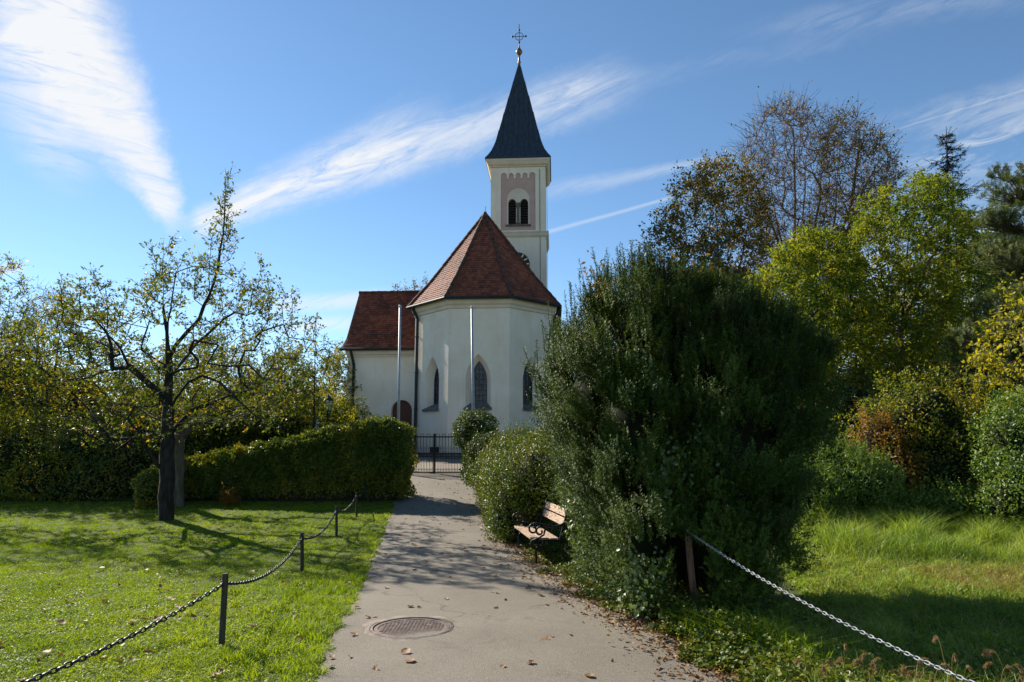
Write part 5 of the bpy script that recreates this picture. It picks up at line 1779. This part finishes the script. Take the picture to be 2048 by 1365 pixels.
def conifer(name, label, base, top, r_fn, seed, leafmat, bark, nwh, nl, nw, per=26, droop=.25, ntuft=9, sub=.30, needles=24):
    rng = np.random.default_rng(seed)
    base = np.array(base, float); top = np.array(top, float)
    e = empty(name, base, label, 'tree')
    H = top - base
    polys = [(np.array([base + H * t for t in np.linspace(0, 1, 14)]) - base, np.linspace(.24, .015, 14))]
    P0 = []; D0 = []; L0 = []
    for k in range(nwh):
        t = (k + rng.uniform(0, .8)) / nwh
        r = r_fn(t)
        if r < .05: continue
        c = base + H * t
        for q in range(rng.integers(5, 8)):
            a = rng.uniform(0, 2 * math.pi); L = r * rng.uniform(.6, 1.1)
            d = np.array((math.cos(a), math.sin(a), 0))
            s = np.linspace(0, 1, 7)
            br = c + d * (L * s)[:, None] + np.array((0, 0, 1.)) * (-droop * L * np.sin(s * 2.2) * .9 + .16 * L * s ** 3)[:, None]
            polys.append((br - base, np.linspace(.03 + .01 * L, .006, 7)))
            m_ = max(4, int(L * per / 2))
            u = rng.uniform(.15, 1, m_)
            B = np.stack([np.interp(u, s, br[:, i]) for i in range(3)], 1)
            sd = np.array((-d[1], d[0], 0)) * np.where(rng.uniform(size=m_) < .5, 1, -1)[:, None]
            dd = unit(sd * .8 + d * .7 + np.array((0, 0, -.35)) + rng.normal(size=(m_, 3)) * .2)
            P0.append(B); D0.append(dd); L0.append(sub * rng.uniform(.6, 1.5, m_) * (.5 + .5 * min(1, L)))
            P0.append(br[-1:]); D0.append(unit(br[-1:] - br[-2:-1])); L0.append(np.array([sub]))
    P0 = np.concatenate(P0); D0 = np.concatenate(D0); L0 = np.concatenate(L0)
    tw = [(np.stack([p, p + d * l]) - base, np.array((.007, .003))) for p, d, l in zip(P0, D0, L0)]
    link('trunk', tubes_mesh('trunk', polys + tw), bark, e)
    B, A, N, S, w = needles_on(P0, D0, L0, needles, nl, nw, rng)
    leaf_obj('crown', B - base, A, N, S, nw, leafmat, e, .05)
    return e


sb = at(1903, 900, 33.0); st = at(1893, 262, 33.0)
conifer('spruce', 'dark narrow spruce with a pointed top rising above the ashes', (sb[0], 33, 0), st, lambda t: min(3.6, (1 - t) * 7.2 + .12), 131, L_SPRUCE, M_BARK, 46, .075, .022, per=20, needles=26, sub=.42)


def pine(name, label, base, boughs, seed):
    """boughs: list of (px, py, D, radius m, count of tufts)"""
    rng = np.random.default_rng(seed)
    base = np.array(base, float)
    e = empty(name, base, label, 'tree')
    top = at(2110, 330, base[1])
    trunk = [base + (top - base) * t + np.array((math.sin(t * 5) * .1, 0, 0)) for t in np.linspace(0, 1, 12)]
    polys = [(np.array(trunk) - base, np.linspace(.22, .05, 12))]
    P0 = []; D0 = []
    for (px, py, D, r, n) in boughs:
        c = at(px, py, D)
        z = max(base[2] + .5, c[2] - .5)
        tpt = np.array([np.interp(z, [p[2] for p in trunk], [p[k] for p in trunk]) for k in range(3)])
        br = np.array(catmull([tpt, tpt * .55 + c * .45 + (0, 0, -.1), c + (0, 0, -r * .3)], 4))
        polys.append((br - base, np.linspace(.055, .02, len(br))))
        u = rdir(n, rng)
        p = c + u * np.array((r, r, r * .55)) * (rng.uniform(.2, 1, n) ** .6)[:, None]
        for k in range(n):
            polys.append((np.array([br[-1 - k % 4], (br[-1 - k % 4] + p[k]) / 2 + (0, 0, -.05), p[k]]) - base, np.array((.015, .010, .006))))
        P0.append(p); D0.append(unit(u * .5 + np.array((0, 0, .9)) + rng.normal(size=(n, 3)) * .3))
    P0 = np.concatenate(P0); D0 = np.concatenate(D0)
    L0 = rng.uniform(.12, .26, len(P0))
    link('trunk', tubes_mesh('trunk', polys), M_BARK2, e)
    B, A, N, S, w = needles_on(P0, D0, L0, 60, .085, .012, rng)
    leaf_obj('crown', B - base, A, N, S, .011, L_PINE, e, .05)
    return e


pb = at(2120, 900, 19.0)
pine('pine_tree', 'grey green pine whose boughs enter at the right edge of the frame', (pb[0], 19.0, 0.0), [
    (2030, 385, 19, 0.89, 198), (1995, 440, 18.6, 0.53, 108), (2050, 450, 18.7, 0.94, 198), (2030, 520, 18.5, 0.94, 216), (1985, 500, 19.2, 0.53, 90), (2075, 590, 18.6, 0.71, 126), (2000, 350, 19.4, 0.26, 32), (2075, 350, 19, 0.71, 126),
    (2010, 660, 17.6, 1.00, 234), (1950, 680, 17.4, 0.71, 144), (1985, 720, 17.2, 0.65, 144), (2060, 680, 17.5, 1.06, 198), (1920, 690, 17.8, 0.35, 46), (2030, 770, 17, 0.83, 144), (2075, 800, 17.2, 0.83, 126), (2000, 610, 18, 0.59, 90), (2060, 540, 18.8, 0.71, 108)], 141)
bgtree('maple_tree', 'bright yellow maple branches in front of the pine at the right edge', 2110, 15.0, [(1935, 720), (1990, 640), (2040, 560), (2110, 540), (2150, 640), (2130, 780), (2040, 800), (1960, 780)], 1.2, 150, L_MAPLE, M_BARK2, 143, ntw=3, tl=.38, nleaf=7, lsize=.10, laspect=.7, step=.4, up=.3, tip=.005, rmax=.10, bare=.25, droop=.2)

# undergrowth in front of the right hand trees
bsh('understory_shrub', 'yellow leaved shrub with a dark hollow at the centre of the right thicket', [ell(1850, 840, 15.5, 1.3, 1.0, 1.1), ell(1800, 890, 15.6, 1.1, 1.0, 1.2), ell(1900, 900, 15.4, 1.1, .9, 1.2), ell(1870, 950, 15.0, 1.4, .9, .9)], 15000, .075, L_FIELD, 151, depth=.45, lump=.28, lscale=.8, shoots=120)
bsh('understory_shrub', 'tall pale green shrub at the right edge of the meadow', [ell(2030, 900, 13.6, .75, .8, 1.0), ell(2060, 980, 13.2, .85, .8, .9), ell(2020, 1000, 12.9, .55, .6, .55), ell(2080, 850, 13.8, .8, .8, .8)], 13000, .07, L_WILLOW, 152, depth=.4, lump=.2, lscale=.6, shoots=160)
bsh('willow_shrub', 'fresh green willow like shrub growing just right of the yew', [ell(1680, 960, 14.4, .85, .8, .75), ell(1620, 985, 14.0, .7, .8, .6), ell(1735, 975, 14.2, .6, .7, .6)], 13000, .095, L_WILLOW, 153, depth=.4, lump=.18, lscale=.5, aspect=.26, shoots=260, up=.8)
bsh('rusty_shrub', 'orange and rusty autumn shrub between the willow shrub and the thicket', [ell(1760, 890, 15.0, .55, .6, .75), ell(1785, 945, 14.6, .5, .6, .7)], 5000, .07, L_RUSTY, 154, depth=.5, lump=.2, lscale=.5, shoots=80)
bsh('understory_shrub', 'dark shrub deep in the shade between the ash trunks', [ell(1700, 850, 20.5, 1.6, 1.3, 1.8), ell(1800, 860, 21, 1.6, 1.3, 1.5), ell(1600, 870, 20, 1.6, 1.2, 1.5)], 11000, .10, L_DARKSHRUB, 155, depth=.45, lump=.3, lscale=1.0, shoots=40)
bsh('understory_shrub', 'dark green shrub under the lower pine boughs', [ell(1960, 850, 17.5, 1.5, 1.2, 1.5), ell(2040, 870, 17, 1.3, 1.1, 1.6), ell(1930, 780, 19.5, 1.3, 1.1, 1.3)], 12000, .085, L_DARKSHRUB, 156, depth=.45, lump=.3, lscale=1.0, shoots=40)
bsh('nettle_patch', 'low leafy nettles along the foot of the right thicket', [ell(1870, 1010, 13.9, 1.1, .5, .32), ell(1960, 1010, 13.6, .9, .5, .34), ell(1790, 1015, 14.0, .7, .5, .3)], 4200, .075, L_WILLOW, 157, depth=.6, lump=.1, lscale=.4, core=0, shoots=260, up=.7)
bsh('field_shrub', 'far shrub row right of the choir behind the yew', [ell(1180, 850, 34, 1.7, 1.2, 1.9), ell(1260, 840, 35, 1.8, 1.2, 2.0), ell(1340, 850, 34, 1.8, 1.2, 1.9)], 8000, .14, L_FIELD, 158, depth=.4, lump=.3, lscale=1.1)
# a few trees behind the church and wood edge so that the place does not stop there
bgtree('field_tree', 'dark tree hidden behind the yew and the choir', 1235, 40.0, [(1150, 860), (1160, 700), (1210, 620), (1280, 600), (1330, 660), (1340, 860)], 3.0, 240, L_LIME, M_BARK, 161, ntw=4, tl=.8, nleaf=8, lsize=.2, step=.9, up=.7, tip=.012, rmax=.22)

# ------------------------------------------------------------------ grass
rng = np.random.default_rng(201)


def lawn_zone(y0, y1, dens, h, w, seg, xl, xr):
    A_ = (y1 - y0) * 1.0
    width = np.mean([xr(np.array(y)) - xl(np.array(y)) for y in np.linspace(y0, y1, 9)])
    n = int(A_ * width * dens)
    y = rng.uniform(y0, y1, n); t = rng.uniform(0, 1, n)
    x = xl(y) + (xr(y) - xl(y)) * t
    return x, y


def lawn_right(y): return path_l(y) + .045 * np.sin(y * 9) + .03 * np.sin(y * 23.3)


VV = []; FF = {3: [], 4: []}; off = 0


def push(V, Fl):
    global off
    VV.append(V)
    for f_ in Fl: FF[f_.shape[1]].append(f_ + off)
    off += len(V)


def flush(name, mat):
    global VV, FF, off
    o = link(name, np_mesh(name, np.concatenate(VV), [np.concatenate(f_) for f_ in FF.values() if f_]), mat)
    VV = []; FF = {3: [], 4: []}; off = 0
    return o


lmg = Lumps(31, .9); lmg2 = Lumps(32, .22)
for y0, y1, dens, h, w, seg in ((2.6, 5.2, 12000, .034, .0040, 2), (5.2, 8.0, 8500, .034, .0050, 2), (8.0, 12.0, 4200, .036, .0075, 1), (12.0, 18.4, 2300, .036, .012, 1)):
    x, y = lawn_zone(y0, y1, dens, h, w, seg, lambda q: -.82 * q - 1.0 - 0 * q, lawn_right)
    P0 = np.stack([x, y, 0 * x], 1)
    tuft = .75 + .28 * lmg(P0) + .30 * lmg2(P0)
    near_edge = np.clip(1 - (lawn_right(y) - x) / .25, 0, 1)
    keep = rng.uniform(0, 1, len(x)) < np.clip(.55 + .5 * tuft, .35, 1)
    x, y, tuft, near_edge = x[keep], y[keep], tuft[keep], near_edge[keep]
    P = np.stack([x, y, gh(x, y) - .004], 1)
    H_ = h * rng.uniform(.5, 1.35, len(x)) * np.clip(tuft, .45, 1.7) * (1 + .7 * near_edge)
    V, Fl = blades(P, H_, w * rng.uniform(.7, 1.3, len(x)), 1.15, rng, seg)
    push(V, Fl)
# clover and daisy leaves in the near lawn, longer tufts by the path
x, y = lawn_zone(2.6, 11, 1500, 0, 0, 1, lambda q: -.82 * q - 1.0, lawn_right)
P = np.stack([x, y, gh(x, y) + rng.uniform(.008, .03, len(x))], 1)
keep = (lmg(P * (1, 1, 0) * 1.3) + rng.normal(size=len(P)) * .6 > 0)
P = P[keep]
V, F3 = leaf_VF(P, unit(rdir(len(P), rng) * (1, 1, .4)), unit(rdir(len(P), rng) * .5 + np.array((0, 0, 1.))), .028 * rng.uniform(.5, 1.5, len(P)), .015)
push(V, [F3])
for k in range(260):
    y = rng.uniform(3.2, 9.5); x = lawn_right(np.array(y)) - abs(rng.normal()) * .55
    m_ = rng.integers(14, 40)
    P = np.stack([x + rng.normal(size=m_) * .035, y + rng.normal(size=m_) * .035, np.zeros(m_)], 1); P[:, 2] = gh(P[:, 0], P[:, 1]) - .003
    V, Fl = blades(P, rng.uniform(.05, .115, m_), rng.uniform(.004, .007, m_), .8, rng, 2)
    push(V, Fl)
o = flush('lawn_grass', L_GRASS); tag(o, kind='stuff')


def mead_left(y): return np.interp(y, [3, 5, 6.5, 8, 9.5, 11, 14], [1.75, 1.62, 1.9, 3.3, 3.6, 4.2, 5.2])


for y0, y1, dens, h, w, seg in ((2.4, 5.0, 5200, .085, .0050, 2), (5.0, 8.0, 3600, .085, .0065, 2), (8.0, 10.6, 2600, .085, .0085, 2)):
    x, y = lawn_zone(y0, y1, dens, h, w, seg, mead_left, lambda q: .84 * q + 1.2)
    P0 = np.stack([x, y, 0 * x], 1)
    tuft = .8 + .35 * lmg(P0 * 1.2) + .3 * lmg2(P0)
    keep = rng.uniform(0, 1, len(x)) < np.clip(.5 + .5 * tuft, .3, 1)
    x, y, tuft = x[keep], y[keep], tuft[keep]
    P = np.stack([x, y, gh(x, y) - .004], 1)
    V, Fl = blades(P, h * rng.uniform(.4, 1.6, len(x)) * np.clip(tuft, .4, 1.8), w * rng.uniform(.7, 1.3, len(x)), .9, rng, seg)
    push(V, Fl)
x, y = lawn_zone(2.6, 10.5, 260, 0, 0, 1, mead_left, lambda q: .84 * q + 1.0)
P = np.stack([x, y, gh(x, y) + rng.uniform(.01, .07, len(x))], 1)
V, F3 = leaf_VF(P, unit(rdir(len(P), rng) * (1, 1, .5)), unit(rdir(len(P), rng) * .6 + np.array((0, 0, 1.))), .05 * rng.uniform(.5, 1.4, len(P)), .024)
push(V, [F3])
o = flush('meadow_grass', L_TALLGRASS); tag(o, kind='stuff')
for y0, y1, dens, h, w in ((10.0, 11.2, 2000, .30, .008), (11.2, 14.2, 1500, .40, .010)):
    x, y = lawn_zone(y0, y1, dens, h, w, 2, lambda q: .40 * q - .2, lambda q: .84 * q + 1.5)
    P0 = np.stack([x, y, 0 * x], 1)
    tuft = .85 + .35 * lmg(P0 * .8)
    front = np.clip((y - 9.9) / .8, .3, 1)
    P = np.stack([x, y, gh(x, y) - .01], 1)
    V, Fl = blades(P, h * front * rng.uniform(.5, 1.4, len(x)) * np.clip(tuft, .45, 1.6), w * rng.uniform(.7, 1.3, len(x)), .55, rng, 2)
    push(V, Fl)
o = flush('tall_grass', L_TALLGRASS); tag(o, kind='stuff')
# dry straw among the meadow
x, y = lawn_zone(2.6, 10.5, 130, 0, 0, 1, lambda q: mead_left(q) + .2, lambda q: .84 * q + 1.0)
P = np.stack([x, y, gh(x, y)], 1)
V, Fl = blades(P, rng.uniform(.06, .2, len(x)), np.full(len(x), .006), 1.2, rng, 2)
push(V, Fl)
x, y = lawn_zone(8.2, 10.0, 900, 0, 0, 1, lambda q: np.full_like(q, 5.4), lambda q: .84 * q + 1.0)
P = np.stack([x, y, gh(x, y)], 1)
V, Fl = blades(P, rng.uniform(.05, .16, len(x)), np.full(len(x), .007), 1.2, rng, 2)
push(V, Fl)
o = flush('dry_straw', L_DRY); tag(o, kind='stuff')

# bright grass clumps at the right path edge
for i, (px, py, s_, lab) in enumerate(((1430, 1290, 1.0, 'bright green grass clump between the ivy and the path corner'), (1530, 1300, 1.25, 'widest bright grass tuft beside the ivy, under the pale chain'), (1378, 1262, .7, 'small yellow green grass tuft in the ivy below the yew trunk'), (1600, 1330, 1.0, 'grass tuft at the lower right of the path corner'))):
    b = on(px, py)
    m_ = int(190 * s_)
    P = np.stack([rng.normal(size=m_) * .11 * s_, rng.normal(size=m_) * .10 * s_, np.zeros(m_)], 1)
    V, Fl = blades(P, rng.uniform(.12, .32, m_) * s_ ** .5, rng.uniform(.005, .010, m_), .75, rng, 2)
    o = link('grass_tuft', np_mesh('grass_tuft', V, Fl), L_GRASS); o.location = b
    tag(o, lab, 'grass tuft', 'grass tufts at the path corner')

# foxtail grasses at the lower right
fx = [(1690, 1330), (1720, 1345), (1760, 1350), (1640, 1352), (1815, 1362), (1860, 1368), (1905, 1350), (1925, 1372), (2010, 1352), (2030, 1362), (1995, 1375), (1745, 1372)]
flab = 'foxtail grass with drooping tan seed heads at the lower right meadow edge'
for i, (px, py) in enumerate(fx):
    b = on(px, py + 60)
    e = empty('foxtail_grass', b, flab, 'foxtail grass', rng.uniform(0, 6), 'foxtail grasses by the lower right corner')
    m_ = 26
    P = np.stack([rng.normal(size=m_) * .03, rng.normal(size=m_) * .03, np.zeros(m_)], 1)
    V, Fl = blades(P, rng.uniform(.12, .26, m_), rng.uniform(.005, .008, m_), .6, rng, 2)
    link('blades', np_mesh('blades', V, Fl), L_TALLGRASS, e)
    for q in range(rng.integers(2, 5)):
        a = rng.uniform(0, 6.28); L_ = rng.uniform(.22, .34) * (1.15 if i == 6 else .95)
        d = np.array((math.cos(a), math.sin(a), 0)) * rng.uniform(.1, .5)
        pts = np.array(catmull([(0, 0, 0), d * L_ * .35 + (0, 0, L_ * .55), d * L_ * .7 + (0, 0, L_ * .92), d * L_ * 1.1 + (0, 0, L_ * .97), d * L_ * 1.35 + (0, 0, L_ * .86)], 5))
        link('stem', tubes_mesh('stem', [(pts[:14], np.full(14, .0016))]), L_DRY, e)
        hd_ = pts[12:]
        k = rng.integers(0, len(hd_) - 1, 150); t = rng.uniform(0, 1, (150, 1))
        Bp = hd_[k] * (1 - t) + hd_[k + 1] * t
        ax = unit(hd_[k + 1] - hd_[k]); rd = unit(np.cross(ax, rdir(150, rng)))
        leaf_obj('seed_head', Bp, unit(rd + ax * .7), rdir(150, rng), .017 * rng.uniform(.7, 1.2, 150), .0035, L_SEED, e, .05)

# ------------------------------------------------------------------ fallen leaves
variants = []
for v in range(6):
    r_ = np.random.default_rng(300 + v)
    nu, nvv = 7, 5
    u = np.linspace(0, 1, nu); w = np.linspace(-1, 1, nvv)
    U, Wv = np.meshgrid(u, w, indexing='ij')
    half = .34 * np.sin(U * math.pi) ** .8 * (1 + .25 * np.sin(U * 17 + v))
    X = (U - .5); Y = Wv * half
    c1, c2, c3 = r_.uniform(.25, .9), r_.uniform(-.4, .5), r_.uniform(-.4, .4)
    Z = c1 * Y ** 2 * 1.6 + c2 * (X ** 2) + c3 * X * Y + .03 * np.sin(X * 14 + Y * 9 + v)
    Z -= Z.min()
    V = np.stack([X, Y, Z + .02], -1).reshape(-1, 3)
    i = np.arange(nu - 1)[:, None] * nvv + np.arange(nvv - 1)[None]
    me = np_mesh('fallen_leaf', V, [np.stack([i, i + 1, i + nvv + 1, i + nvv], -1).reshape(-1, 4)], True)
    me.materials.append(L_FALLEN)
    variants.append(me)
manual = [(748, 1238), (735, 1240), (706, 1275), (820, 1330), (812, 1312), (752, 1345), (700, 1320), (1104, 1280), (1142, 1277), (1090, 1285), (1180, 1210), (1125, 1208), (893, 1250), (856, 1258), (1062, 1335), (1005, 1342), (1180, 1362), (663, 1322), (661, 1340), (679, 1258), (838, 1220), (1012, 1206), (820, 1219), (714, 1220), (966, 1144), (898, 1167), (992, 1222), (1047, 1157), (1078, 1175), (1130, 1172), (990, 1130), (932, 1106), (958, 1085), (1130, 1208), (1218, 1236), (1236, 1242), (1205, 1238)]
spots = []
rng = np.random.default_rng(301)
for px, py in manual:
    b = on(px, py); spots.append((b[0], b[1], .058 + .03 * rng.uniform(), 0))
while len(spots) < 185:
    y = 5 + 17 * rng.uniform(0, 1) ** .8; l, r = path_l(y), path_r(y)
    t = rng.beta(1.2, 1.2)
    if y < 9 and rng.uniform() < .6: continue
    spots.append((l + (r - l) * t, y, .05 + .035 * rng.uniform(), 0))
for k in range(112):
    y = rng.uniform(3.6, 10); x = lawn_right(np.array(y)) - rng.uniform(.05, 4.2)
    spots.append((float(x), y, .05 + .045 * rng.uniform(), 1))
for i, (x, y, s, onlawn) in enumerate(spots):
    o = bpy.data.objects.new('fallen_leaf', variants[i % 6])
    o.location = (x, y, float(gh(x, y)) + (.022 if not onlawn else .030))
    o.rotation_euler = (rng.normal() * (.18 if not onlawn else .4), rng.normal() * .18, rng.uniform(0, 6.28))
    sc = s * rng.uniform(.8, 1.25)
    o.scale = (sc, sc * rng.uniform(.7, 1.2), sc)
    COL.objects.link(o)
    if onlawn: tag(o, 'small curled autumn leaf fallen on the mown lawn', 'leaf', 'fallen leaves on the lawn')
    else: tag(o, 'small curled brown autumn leaf fallen on the asphalt path', 'leaf', 'fallen leaves on the path')
# litter heaped against the right edge
n = 6500
y = 4 + 14 * rng.uniform(0, 1, n) ** 1.3
x = path_r(y) - .10 + rng.normal(size=n) * .22
P = np.stack([x, y, gh(x, y) + .018 + rng.uniform(0, .03, n)], 1)
S = .045 * rng.uniform(.4, 1.3, n)
o = leaf_obj('leaf_litter', P, unit(rdir(n, rng) * (1, 1, .35)), unit(rdir(n, rng) * .5 + np.array((0, 0, 1.))), S, S * .6, L_FALLEN, None, .3)
tag(o, kind='stuff')
